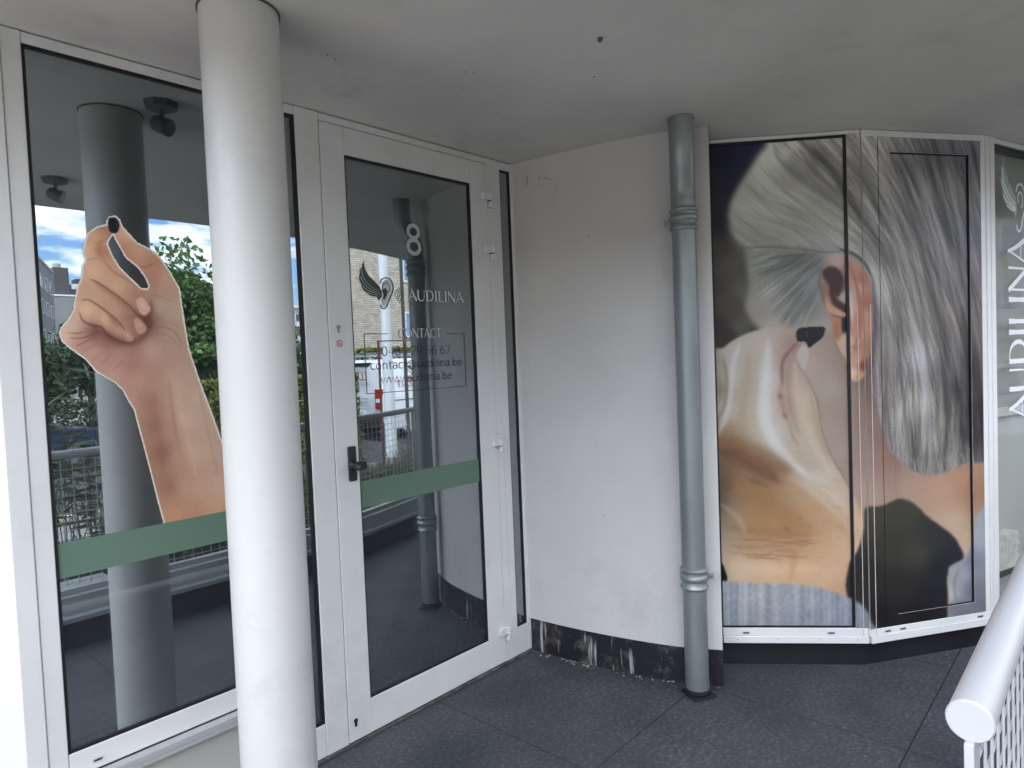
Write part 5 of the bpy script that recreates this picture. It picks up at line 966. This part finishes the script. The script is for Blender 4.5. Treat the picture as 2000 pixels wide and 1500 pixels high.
# no-smoking sticker
c0 = onwall(663, 671, YD); r_ = 0.0125; stc = Sign(wallf, YD-0.0004); stc.pol(arc(c0[0], c0[2], r_, r_, 0, 345, 23)); ns = stc.build('warning_sticker', 'sticker_white', D)
stc = Sign(wallf, YD-0.0008); stc.stroke(arc(c0[0], c0[2], r_, r_, 0, 360, 30), 0.003); stc.stroke([(c0[0]-r_*.7, c0[2]+r_*.7), (c0[0]+r_*.7, c0[2]-r_*.7)], 0.0024); stc.build('ban_ring', 'red_decal', ns)
stc = Sign(wallf, YD-0.0006); stc.stroke([(c0[0]-0.007, c0[2]-0.002), (c0[0]+0.005, c0[2]-0.002)], 0.003); stc.stroke([(c0[0]+0.003, c0[2]+0.001), (c0[0]+0.005, c0[2]+0.004), (c0[0]+0.003, c0[2]+0.006)], 0.0012); stc.build('cigarette', 'dark_decal', ns)
# vertical lettering on the third bay window: read upwards, letter tops towards the left
def bayf(x, z, d): q = A3 @ Vector((x, d, z)); return (q.x, q.y, q.z)
sT = to_s(2, 1975, 650)[0]; Hl = 0.185
vert = Sign(lambda a, b, d: bayf(sT+Hl-b, a, d), -0.003)
zA = to_s(2, 1985, 822)[1]; zZ = to_s(2, 1985, 460)[1]
word(vert, 'AUDILINA', zA, 0.0, zZ-zA, Hl); vert.build('shop_lettering', 'bright_decal', bw)
lgb = Sign(bayf, -0.003)
def tb(pts):   # the same wing and ear, enlarged on the bay glass
    o = []
    P0_ = to_s(2, 1961, 300); sc2 = (to_s(2, 1961, 300)[1]-to_s(2, 1990, 452)[1])/(1290-748)
    for a, b in pts: o.append((P0_[0]+(a-262)*sc2*0.95, P0_[1]-(b-748)*sc2))
    return o
for f_ in feathers: lgb.pol(tb(f_))
lgb.build('wing_logo', 'pale_green_decal', bw)
lvb = Sign(bayf, -0.0034)
for p in vanes: lvb.stroke(tb(catmull(p, 5)), 0.007)
lvb.build('feather_lines', 'bright_decal', bw)
leb = Sign(bayf, -0.0045)
leb.stroke(tb(catmull([(472, 1000), (495, 955), (545, 938), (592, 962), (618, 1020), (618, 1080), (598, 1140), (572, 1195), (555, 1250), (525, 1285), (492, 1275), (478, 1240)], 4)), 0.010)
leb.stroke(tb(catmull([(505, 1080), (500, 1035), (520, 1003), (550, 1000), (574, 1030), (576, 1080), (556, 1112)], 4)), 0.008); leb.build('ear_logo', 'bright_decal', bw)

# ------------------------------------------------------------------ street side (seen mirrored in the glass)
def quads_mesh(name, P, U, V, m, parent=None):
    """one diamond-ish leaf per row: centre P, half-length U, half-width V"""
    n = len(P); co_ = np.stack([P-U, P+V-U*0.15, P+U, P-V-U*0.15], 1).reshape(-1, 3)
    me = bpy.data.meshes.new(name); me.vertices.add(4*n); me.vertices.foreach_set('co', co_.ravel().astype(np.float32)); me.loops.add(4*n); me.loops.foreach_set('vertex_index', np.arange(4*n, dtype=np.int32))
    me.polygons.add(n); me.polygons.foreach_set('loop_start', np.arange(0, 4*n, 4, dtype=np.int32)); me.polygons.foreach_set('loop_total', np.full(n, 4, np.int32)); me.update(calc_edges=True)
    me.materials.append(M[m]); o = bpy.data.objects.new(name, me); COL.objects.link(o)
    if parent: o.parent = parent; o.matrix_parent_inverse = parent_inv(parent)
    return o
def rdirs(n): v = rng.normal(size=(n, 3)); return v/np.linalg.norm(v, axis=1)[:, None]
def leaves(name, P, L_, W_, m, parent=None, droop=0.0):
    n = len(P); a = rdirs(n); a[:, 2] -= droop; a /= np.linalg.norm(a, axis=1)[:, None]; b = np.cross(a, rdirs(n)); b /= np.linalg.norm(b, axis=1)[:, None]+1e-9
    k = rng.uniform(0.7, 1.3, (n, 1)); return quads_mesh(name, P, a*L_*k/2, b*W_*k/2, m, parent)
GZ = -0.47
def tree(x, y, h, r, hcrown, m, label, n=7000, leaf=0.16, group='trees across the street', cat='tree', nm='broadleaf_tree', aspect=0.6):
    T = thing(nm, (x, y, GZ), label, cat, group)
    th = h-hcrown*0.55; g = MB(); lean = rng.normal(size=2)*0.05
    g.tube([(x, y, GZ-0.05), (x+lean[0], y+lean[1], GZ+th*0.5), (x+lean[0]*2, y+lean[1]*2, GZ+h*0.8)], [0.055*r+0.05, 0.04*r+0.035, 0.02], 10)
    tr = g.build('trunk', 'bark', T, smooth=True)
    cz = GZ+h-hcrown/2; cl = []
    lb = MB()
    for k in range(34):
        d = rdirs(1)[0]; d[2] = abs(d[2])*0.9-0.25 if k % 3 else d[2]; q = np.array([x, y, cz])+d*np.array([r, r, hcrown/2])*rng.uniform(0.45, 0.95); cl.append((q, rng.uniform(0.22, 0.42)*r))
        if k < 14: lb.tube([(x+lean[0], y+lean[1], GZ+h-hcrown*rng.uniform(.6, .9)), tuple((np.array([x, y, cz-hcrown*.1])+q)/2), tuple(q)], [0.035, 0.02, 0.008], 6)
    lb.build('limbs', 'bark', T, smooth=True)
    P = []
    for q, rr_ in cl:
        k = int(n/len(cl)); v = rdirs(k)*(rng.random((k, 1))**0.45)*rr_; v[:, 2] *= 0.75; P.append(q+v)
    P.append(np.array([x, y, cz])+rdirs(n//6)*np.array([r, r, hcrown/2])*rng.uniform(0.2, 1.06, (n//6, 1)))
    leaves('crown', np.concatenate(P), leaf, leaf*aspect, m, T); return T
tree(6.0, -12.9, 4.75, 1.05, 4.1, 'leaf_bright', 'tallest fresh green tree left of the pole, its leaves against the sky', 22000, 0.15)
tree(7.0, -12.6, 3.75, 0.85, 3.3, 'leaf_bright', 'fresh green tree of middle height beside the tallest one', 15000, 0.14)
tree(8.1, -12.8, 3.2, 0.9, 2.9, 'leaf_bright', 'lower fresh green tree at the end of the street row', 12000, 0.13)
tree(6.75, -11.7, 2.5, 0.8, 2.4, 'leaf_pine', 'dark feathery conifer in front of the fresh green trees', 9000, 0.17, nm='conifer', aspect=0.12)
tree(4.3, -19.0, 3.3, 1.3, 2.9, 'leaf_dark', 'dark bushy tree on the left, behind the dark blue car', 8000, 0.16)
tree(6.2, -19.5, 3.4, 1.4, 2.6, 'leaf_dark', 'dark bushy tree with a bare trunk right of the blue car', 8000, 0.16)
tree(2.6, -19.5, 3.4, 1.3, 2.8, 'leaf_dark', 'dark bushy tree furthest left along the far pavement', 5000, 0.18)
tree(8.8, -20.5, 3.4, 1.5, 2.8, 'leaf_dark', 'dark bushy tree behind the lower green tree', 5000, 0.2)
tree(11.3, -19.0, 3.0, 1.3, 2.4, 'leaf_dark', 'dark bushy tree at the left corner of the brick building', 5000, 0.2)
def hedge(x0, y0, x1, y1, wd, z1, m, label, n, leaf=0.07):
    a, b = np.array([x0, y0]), np.array([x1, y1]); L_ = np.hypot(*(b-a)); t = (b-a)/L_; nn = np.array([-t[1], t[0]]); T = thing('hedge', ((x0+x1)/2, (y0+y1)/2, GZ), label, 'hedge')
    s_ = rng.uniform(0, L_, n); u_ = rng.uniform(-.5, .5, n)*wd; z = rng.uniform(GZ, z1, n); f = rng.random(n); u_ = np.where(f < .45, np.sign(u_)*wd/2*rng.uniform(.85, 1.08, n), u_); z = np.where(f > .75, z1-rng.random(n)**2*.12+rng.normal(size=n)*.02, z)
    P = np.stack([a[0]+t[0]*s_+nn[0]*u_, a[1]+t[1]*s_+nn[1]*u_, z], 1); leaves('foliage', P, leaf, leaf*0.7, m, T)
    g = MB()
    for k in range(int(L_/0.35)):
        c = a+t*(0.2+0.35*k); g.tube([(c[0], c[1], GZ-.02), (c[0]+rng.normal()*.05, c[1]+rng.normal()*.05, z1-.25)], [0.02, 0.008], 6)
    g.build('stems', 'bark', T); return T
hedge(5.0, -10.95, 8.1, -9.45, 0.7, 1.22, 'leaf_hedge', 'clipped yellow green hedge in front of the trees', 26000)
hedge(11.6, -14.3, 15.0, -14.3, 0.8, 1.85, 'leaf_hedge', 'taller yellow green hedge behind the white van', 9000, 0.1)
hedge(-2.0, -17.0, 10.5, -17.0, 0.7, 0.75, 'leaf_dark', 'long low dark hedge along the far pavement', 16000, 0.1)

# planting behind the railing
def strap_plant(x, y, h, n, m, label, spread=0.35, nm='bamboo_shrub', cat='shrub', group=None, z0=-0.37, lw=0.022, ll=0.30):
    T = thing(nm, (x, y, z0), label, cat, group); g = MB(); P, U, V = [], [], []
    for k in range(n):
        a = rng.uniform(0, 2*PI); tilt = abs(rng.normal())*0.22; hh = h*rng.uniform(0.6, 1.05); bx, by = x+rng.normal()*spread*0.5, y+rng.normal()*spread*0.25
        tip = (bx+math.cos(a)*tilt*hh, by+math.sin(a)*tilt*hh*0.6, z0+hh); mid = (bx+math.cos(a)*tilt*hh*.35, by+math.sin(a)*tilt*hh*.2, z0+hh*.55)
        g.tube([(bx, by, z0-.02), mid, tip], [0.0045, 0.0038, 0.0015], 5)
        for j in range(11):
            t = rng.uniform(0.15, 1.0); c = np.array(mid)*(1-t)+np.array(tip)*t if t > .4 else np.array((bx, by, z0))*(1-t)+np.array(mid)*t; b = rng.uniform(0, 2*PI); d = np.array([math.cos(b), math.sin(b), rng.uniform(-.5, .7)]); d /= np.linalg.norm(d); L_ = ll*rng.uniform(.5, 1.1); w_ = np.cross(d, rdirs(1)[0]); w_ /= np.linalg.norm(w_)
            P.append(c+d*L_/2); U.append(d*L_/2); V.append(w_*lw/2*rng.uniform(.7, 1.3))
    g.build('stems', 'leaf_bamboo', T); quads_mesh('leaves', np.array(P), np.array(U), np.array(V), m, T); return T
for k, (x, y, h) in enumerate(((1.20, -3.02, 1.62), (1.48, -3.10, 1.85), (1.80, -3.0, 1.35))):
    strap_plant(x, y, h, 20, 'leaf_bamboo', ['leafy bamboo shrub at the left end of the railing', 'tallest leafy bamboo shrub, rising above the handrail', 'shorter leafy bamboo shrub mirrored beside the column'][k], group='bamboo shrubs behind the railing')
for k, (x, y, h) in enumerate(((2.2, -3.0, 0.95), (2.5, -2.95, 0.85))):
    strap_plant(x, y, h, 22, 'leaf_dark', ['low dark leafy shrub right of the bamboo', 'low dark leafy shrub mirrored just left of the round column'][k], nm='leafy_shrub', group='low shrubs behind the railing', lw=0.04, ll=0.16)
n = 26000; gx = rng.uniform(2.3, 9.5, n); gy = rng.uniform(-5.9, -2.75, n)-(gx-2.3)*0.12; ok = gy > -6.1; gx, gy = gx[ok], gy[ok]; n = len(gx)
hgt = rng.uniform(0.25, 0.62, n)*(1+0.25*np.sin(gx*3.1)*np.cos(gy*2.3)); d = np.stack([rng.normal(size=n)*0.35, rng.normal(size=n)*0.35, np.ones(n)], 1); d /= np.linalg.norm(d, axis=1)[:, None]
U = d*hgt[:, None]/2; wv = np.cross(d, rdirs(n)); wv /= np.linalg.norm(wv, axis=1)[:, None]; P = np.stack([gx, gy, np.full(n, -0.37)], 1)+U
o = quads_mesh('ornamental_grass', P, U, wv*0.007, 'leaf_grass'); o['kind'] = 'stuff'; tag(o, 'straw tipped ornamental grass filling the bed behind the railing', 'grass')
n = 14000; gx = rng.uniform(0.8, 8.5, n); gy = rng.uniform(-4.6, -2.8, n)-(gx-2.3)*0.12; P = np.stack([gx, gy, -0.36+0.42*rng.random(n)], 1)
o = leaves('ground_cover', P, 0.07, 0.045, 'leaf_dark'); o['kind'] = 'stuff'; tag(o, 'dark green ground cover between the railing and the grasses', 'ground cover')
g = MB(); g.box(0.95, 1.35, -2.52, -2.28, -0.36, 0.22); bl = g.build('concrete_block', 'concrete', bevel=0.01); tag(bl, 'grey concrete block at the foot of the bamboo behind the railing', 'block')

# masts and signs
Ms = thing('lamp_mast', (7.3, -7.33, -0.36), 'tall white tapered mast between the railing and the white van', 'mast')
g = MB(); g.tube([(7.3, -7.33, -0.36), (7.3, -7.33, 0.6), (7.3, -7.33, 2.5), (7.3, -7.33, 7.5)], [0.105, 0.098, 0.082, 0.06], 24); g.build('pole', 'mast_white', Ms, smooth=True)
g = MB(); g.tube([(7.3, -7.33, -0.37), (7.3, -7.33, -0.2)], 0.14, 24); g.build('base_sleeve', 'concrete', Ms, smooth=True)
Sl = thing('street_lamp', (8.03, -7.75, -0.5), 'dark slim street lamp with a flat square head', 'street lamp')
g = MB(); g.box(8.005, 8.055, -7.775, -7.725, -0.5, 3.42); g.build('post', 'lamp_post', Sl, bevel=0.004)
g = MB(); g.box(7.93, 8.25, -7.86, -7.64, 3.42, 3.49); g.build('lamp_head', 'lamp_post', Sl, bevel=0.012)
Sg = thing('sign_frame', (6.75, -6.5, -0.36), 'thin maroon upright frame of a sign by the white mast', 'sign')
g = MB(); g.box(6.57, 6.60, -6.63, -6.60, -0.36, 1.80); g.build('post', 'sign_maroon', Sg, bevel=0.003)
g = MB(); g.box(7.17, 7.20, -6.18, -6.15, -0.36, 1.80); g.build('post', 'lamp_post', Sg, bevel=0.003)
g = MB(); g.tube([(6.585, -6.615, 1.79), (7.185, -6.165, 1.79)], 0.010, 8); g.build('top_bar', 'lamp_post', Sg, smooth=True)

# vehicles: profile in (length, height), pulled across the width with a tucked-in roof
def car_body(prof, w_, tuck=0.10, zb=1.0):
    mb = MB(); n = len(prof); secs = [(-w_/2, 1), (-w_/2+0.06, 0), (w_/2-0.06, 0), (w_/2, 1)]
    for (yy, side) in secs:
        for (x, z) in prof:
            t = max(0, z-zb)*tuck*2.2; y = yy-math.copysign(t, yy)*1.0; mb.v.append((x if not side else x, y, z-(0.03 if side and z > zb*1.2 else 0)))
    for k in range(3): mb.f += [(k*n+a, k*n+(a+1) % n, (k+1)*n+(a+1) % n, (k+1)*n+a) for a in range(n)]
    mb.f += [tuple(range(n)), tuple(range(3*n, 4*n))[::-1]]; return mb
def place(mb, m4): mb.v = [tuple(m4 @ Vector(p)) for p in mb.v]; return mb
def wheels(T, m4, xs, w_, r=0.33):
    for x in xs:
        for s_ in (-1, 1):
            y = s_*(w_/2-0.10); g = MB(); g.tube([(x, y-0.10, r), (x, y-0.08, r), (x, y+0.08, r), (x, y+0.10, r)], [r*0.9, r, r, r*0.9], 28); wh = place(g, m4).build('wheel', 'tyre', T, smooth=True)
            g = MB(); yo = y+s_*0.1005; g.tube([(x, yo, r), (x, yo+s_*0.008, r)], r*0.62, 20); place(g, m4).build('rim', 'rim', wh)
# white van, its tail towards -x
VX, VY = 9.90, -11.95; mv = Matrix.Translation((VX, VY, GZ)); Van = thing('delivery_van', (VX+2.5, VY, GZ), 'white panel van with red lettering and a ladder rack parked by the hedge', 'van')
vp = [(0.06, 0.34), (0.0, 0.55), (0.0, 1.05), (0.05, 1.80), (0.14, 1.95), (0.3, 2.0), (3.1, 2.0), (3.5, 1.92), (4.05, 1.38), (4.3, 1.16), (4.85, 0.98), (5.02, 0.75), (5.02, 0.36), (4.7, 0.28), (0.4, 0.28)]
place(car_body(vp, 1.92, 0.035, 1.0), mv).build('body', 'van_white', Van, bevel=0.03, seg=3)
wheels(Van, mv, (0.95, 4.1), 1.92, 0.34)
g = MB(); g.box(-0.004, 0.0, -0.004, 0.004, 0.55, 1.9); g.box(0.15, 3.0, 0.963, 0.966, 0.98, 1.0); g.box(1.3, 1.306, 0.9615, 0.964, 0.5, 1.8); place(g, mv).build('door_seams', 'gasket', Van)
for s_ in (-1, 1):
    g = MB(); g.box(-0.03, 0.05, s_*0.82-0.125, s_*0.82+0.125+0.001, 0.80, 1.28); tl = place(g, mv).build('tail_light', 'tail_red', Van, bevel=0.01)
    g = MB(); g.box(-0.034, -0.0302, s_*0.82-0.09, s_*0.82+0.09, 0.96, 1.05); place(g, mv).build('reverse_lens', 'window_white', tl)
g = MB(); g.box(-0.05, 0.10, -0.93, 0.93, 0.36, 0.60); place(g, mv).build('bumper', 'tyre', Van, bevel=0.02)
g = MB(); g.box(0.0, 0.14, -0.42, 0.42, 1.86, 1.93); place(g, mv).build('brake_light_housing', 'hole_black', Van, bevel=0.02)
g = MB(); g.box(-0.045, -0.006, -0.25, 0.25, 0.64, 0.75); place(g, mv).build('number_plate', 'sticker_white', Van, bevel=0.004)
for s_ in (-1, 1): g = MB(); g.box(3.25, 3.95, s_*0.9325-0.0075, s_*0.9325+0.0075, 1.25, 1.72); place(g, mv).build('side_window', 'car_glass', Van, bevel=0.01)
g = MB()
for y in (-0.7, 0.7): g.tube([(0.2, y, 2.10), (3.0, y, 2.10)], 0.022, 8)
for x in (0.3, 1.2, 2.1, 2.9): g.tube([(x, -0.72, 2.10), (x, 0.72, 2.10)], 0.016, 8); g.box(x-.02, x+.02, -0.72, -0.68, 1.99, 2.10); g.box(x-.02, x+.02, 0.68, 0.72, 1.99, 2.10)
place(g, mv).build('roof_rack', 'rim', Van)
g = MB(); g.box(0.25, 2.9, -0.45, -0.41, 2.13, 2.18); g.box(0.25, 2.9, -0.12, -0.08, 2.13, 2.18)
for k in range(9): g.box(0.35+0.3*k, 0.38+0.3*k, -0.41, -0.12, 2.14, 2.17)
place(g, mv).build('ladder', 'lamp_grey', Van)
rear = Matrix([[0, 1, 0, VX-0.008], [-1, 0, 0, 0], [0, 0, 1, 0], [0, 0, 0, 1]])          # lettering faces the tail
side = Matrix([[-1, 0, 0, 0], [0, -1, 0, VY+0.966], [0, 0, 1, 0], [0, 0, 0, 1]])         # lettering faces the terrace
text('MEAZNT', 11.46, 0.89, 0.58, 0.10, 'red_decal', Van, 'rear_lettering', rear, d=-0.001, wt=0.014)
text('MEAZNT', -11.42, 0.84, 1.10, 0.14, 'red_decal', Van, 'side_lettering', side, d=-0.004, wt=0.028)
def arch_logo(f, x0, z0, w_, h_, nm):
    s = Sign(f, -0.003); lw = w_*0.07
    for k in (0, 1):
        a = x0+k*w_*0.45; s.stroke([(a+w_*0.45, z0), (a+w_*0.45, z0+h_*0.9), (a+w_*0.30, z0+h_), (a+w_*0.12, z0+h_*0.65), (a, z0)], lw); s.stroke([(a, z0+lw*.5), (a+w_*0.45, z0+lw*.5)], lw)
    s.build(nm, 'red_decal', Van)
arch_logo(lambda a, b, d: tuple(rear @ Vector((a, 0.0+d, b))), 11.58, 1.03, 0.34, 0.24, 'rear_emblem')
arch_logo(lambda a, b, d: tuple(side @ Vector((a, d-0.002, b))), -11.20, 1.02, 0.62, 0.32, 'side_emblem')
for k in range(4):
    text(['service', 'montage', '042956', 'www.meaznt'][k], 11.55, 0.56-0.085*k, 0.40, 0.035, 'lamp_grey', Van, 'small_lettering', rear, d=-0.001, wt=0.006)
# cars
def car(x, y, rot, m, label, w_=1.78):
    m4 = Matrix.Translation((x, y, GZ)) @ Matrix.Rotation(rot, 4, 'Z'); T = thing('parked_car', (x, y, GZ), label, 'car')
    body = [(-2.1, 0.35), (-2.12, 0.75), (-1.95, 0.92), (-1.2, 0.96), (0.9, 0.94), (1.75, 0.82), (2.05, 0.62), (2.08, 0.34), (1.8, 0.24), (-1.8, 0.24)]
    place(car_body(body, w_, 0.0, 2.0), m4).build('body', m, T, bevel=0.05, seg=3)
    gh = [(-1.95, 0.93), (-1.5, 1.34), (-0.9, 1.44), (0.0, 1.45), (0.35, 1.38), (1.15, 0.93)]
    place(car_body(gh, w_-0.10, 0.16, 0.93), m4).build('windows', 'car_glass', T, bevel=0.02)
    rf = [(-1.56, 1.33), (-1.46, 1.375), (-0.9, 1.462), (0.0, 1.472), (0.33, 1.405), (0.42, 1.36), (0.0, 1.425), (-0.9, 1.42)]
    place(car_body(rf, w_-0.16, 0.10, 0.93), m4).build('roof', m, T, bevel=0.01)
    for s_ in (-1, 1): g = MB(); g.tube([(-0.3, s_*(w_/2-0.075), 0.93), (-0.33, s_*(w_/2-0.26), 1.42)], 0.035, 6); place(g, m4).build('door_pillar', m, T)
    for s_ in (-1, 1):
        g = MB(); g.box(1.82, 2.06, s_*0.62-0.2, s_*0.62+0.2, 0.62, 0.74); place(g, m4).build('headlight', 'window_white', T, bevel=0.02)
        g = MB(); g.box(-2.13, -1.98, s_*0.66-0.18, s_*0.66+0.18, 0.72, 0.88); place(g, m4).build('tail_light', 'tail_red', T, bevel=0.02)
        g = MB(); g.box(0.75, 0.92, s_*(w_/2+0.06)-0.07, s_*(w_/2+0.06)+0.07, 0.95, 1.06); place(g, m4).build('wing_mirror', m, T, bevel=0.02)
    wheels(T, m4, (-1.3, 1.32), w_, 0.31); return T
car(2.75, -14.2, 0.0, 'car_blue', 'dark blue car parked behind the bamboo, mirrored at the left')
car(11.9, -9.3, PI, 'car_white', 'white car parked in front of the white van')
car(8.0, -15.1, 0.0, 'car_blue', 'dark car parked behind the clipped hedge')

# buildings
def win(T, m4, x, z, w_, h_, pane='window_glass', d=0.05):
    g = MB(); g.box(x, x+w_, -d, 0.02, z, z+0.07, m4).box(x, x+w_, -d, 0.02, z+h_-0.07, z+h_, m4).box(x, x+0.07, -d, 0.02, z+0.07, z+h_-0.07, m4).box(x+w_-0.07, x+w_, -d, 0.02, z+0.07, z+h_-0.07, m4)
    fo = g.build('window', 'window_white', T); g = MB(); g.box(x+0.07, x+w_-0.07, -0.012, 0.018, z+0.07, z+h_-0.07, m4); g.build('pane', pane, fo)
Bb = thing('brick_building', (26, -22, GZ), 'buff brick building across the street behind the white van', 'building')
g = MB(); g.prism([(14.7, -19.5), (22.5, -32), (60, -32), (44, -19.5)], GZ, 9.5); g.build('wall', 'brick_buff', Bb)
g = MB(); g.prism([(14.6, -19.4), (22.4, -32.1), (60.2, -32.1), (44.1, -19.4)], 9.5, 9.8); g.build('roof', 'concrete', Bb)
mf = Matrix([[-1, 0, 0, 0], [0, -1, 0, -19.5], [0, 0, 1, 0], [0, 0, 0, 1]])
for x in (17.55, 20.6, 24.4, 28.2):
    for z, h_ in ((4.66, 0.98), (2.42, 1.05)):
        win(Bb, mf, -x-1.1, z, 1.1, h_, 'window_blue')
Fa = thing('apartment_building', (16, -78, GZ), 'grey concrete apartment building with paired white windows, far left', 'building')
pa, pb = np.array([13.2, -60.5]), np.array([21.9, -85.1]); t_ = (pb-pa)/np.hypot(*(pb-pa)); nn_ = np.array([-t_[1], t_[0]])   # towards +x side
mfa = Matrix([[t_[0], -nn_[0], 0, pa[0]], [t_[1], -nn_[1], 0, pa[1]], [0, 0, 1, 0], [0, 0, 0, 1]]); Lf = float(np.hypot(*(pb-pa)))
g = MB(); g.box(0, Lf, 0, 12, GZ-1, 12.6, mfa); g.build('wall', 'concrete_dark', Fa); g = MB(); g.box(-0.1, Lf+.1, -0.1, 12.1, 12.6, 12.85, mfa); g.build('roof', 'concrete', Fa)
for k in range(6):
    for z in (4.6, 7.5, 10.0): win(Fa, mfa, Lf-3.6-3.9*k, z, 2.0, 1.35, d=0.08)
Fb = thing('flat_roofed_building', (32, -95, GZ), 'dark flat roofed building with a brown penthouse and chimney tower', 'building')
g = MB(); g.box(23.6, 48, -110, -93, GZ, 11.0); g.build('wall', 'concrete_dark', Fb); g = MB(); g.box(23.5, 48.1, -110, -92.9, 11.0, 11.18); g.build('coping', 'window_white', Fb)
g = MB(); g.box(24.1, 46, -108, -95, 11.18, 12.1); g.build('penthouse', 'slate_brown', Fb); g = MB(); g.box(26.3, 46.2, -108, -94.9, 12.1, 12.75); g.build('roof', 'roof_white', Fb)
g = MB(); g.box(24.3, 25.9, -97, -94.2, 11.18, 14.6); ct = g.build('chimney', 'slate_brown', Fb); g = MB(); g.tube([(25.0, -95.5, 14.6), (25.0, -95.5, 15.2)], 0.45, 16); g.build('chimney_cap', 'concrete', ct)
g = MB(); g.box(26.9, 27.7, -97, -95, 12.76, 13.4); g.build('roof_vent', 'slate_brown', Fb)
mfb = Matrix([[-1, 0, 0, 0], [0, -1, 0, -93.0], [0, 0, 1, 0], [0, 0, 0, 1]])
for x in (26.0, 30.5, 35, 39.5): win(Fb, mfb, -x-1.6, 6.8, 1.6, 1.6); win(Fb, mfb, -x-1.6, 3.2, 1.6, 1.6)
Fc = thing('apartment_building', (78, -122, GZ), 'distant apartment building with white balconies seen in the sidelight', 'building')
g = MB(); g.box(64, 92, -132, -118, GZ, 12.8); g.build('wall', 'concrete_dark', Fc); g = MB(); g.box(63.8, 92.2, -132.2, -117.8, 12.8, 13.3); g.build('roof', 'roof_white', Fc)
mfc = Matrix([[-1, 0, 0, 0], [0, -1, 0, -118.0], [0, 0, 1, 0], [0, 0, 0, 1]])
for k in range(6):
    for z in (1.4, 4.3, 7.2, 10.1):
        win(Fc, mfc, -66-4.3*k-2.4, z, 2.4, 1.5, d=0.1)
        g = MB(); g.box(66+4.3*k-0.4, 66+4.3*k+2.8, -118, -117.0, z-1.0, z-0.15); g.build('balcony', 'roof_white', Fc)

Rh = thing('sky_blocker_row', (-22, -24, GZ), 'unseen long brick block, added to keep low sky off the upper wall', 'building')  # added out of view: hides low sky so the wall darkens upwards
g = MB(); g.box(-50, 2.5, -30, -20, GZ, 8.5); g.build('wall', 'brick_buff', Rh); g = MB(); g.box(-50.2, 2.7, -30.2, -19.8, 8.5, 8.8); g.build('roof', 'concrete', Rh)
mfr = Matrix([[-1, 0, 0, 0], [0, -1, 0, -20.0], [0, 0, 1, 0], [0, 0, 0, 1]])
for k in range(9):
    for z in (0.8, 3.6, 6.2): win(Rh, mfr, 46-5.2*k-1.6, z, 1.6, 1.3)

Rg = thing('sky_blocker_house', (-18, -5, GZ), 'unseen low brick block, added to cut off low sky on the left', 'building')  # added out of view, height set to block low sky from the left
g = MB(); g.box(-24, -13, -17, 12, GZ, 3.9); g.build('wall', 'brick_buff', Rg); g = MB(); g.box(-24.2, -12.8, -17.2, 12.2, 3.9, 4.1); g.build('roof', 'slate_brown', Rg)
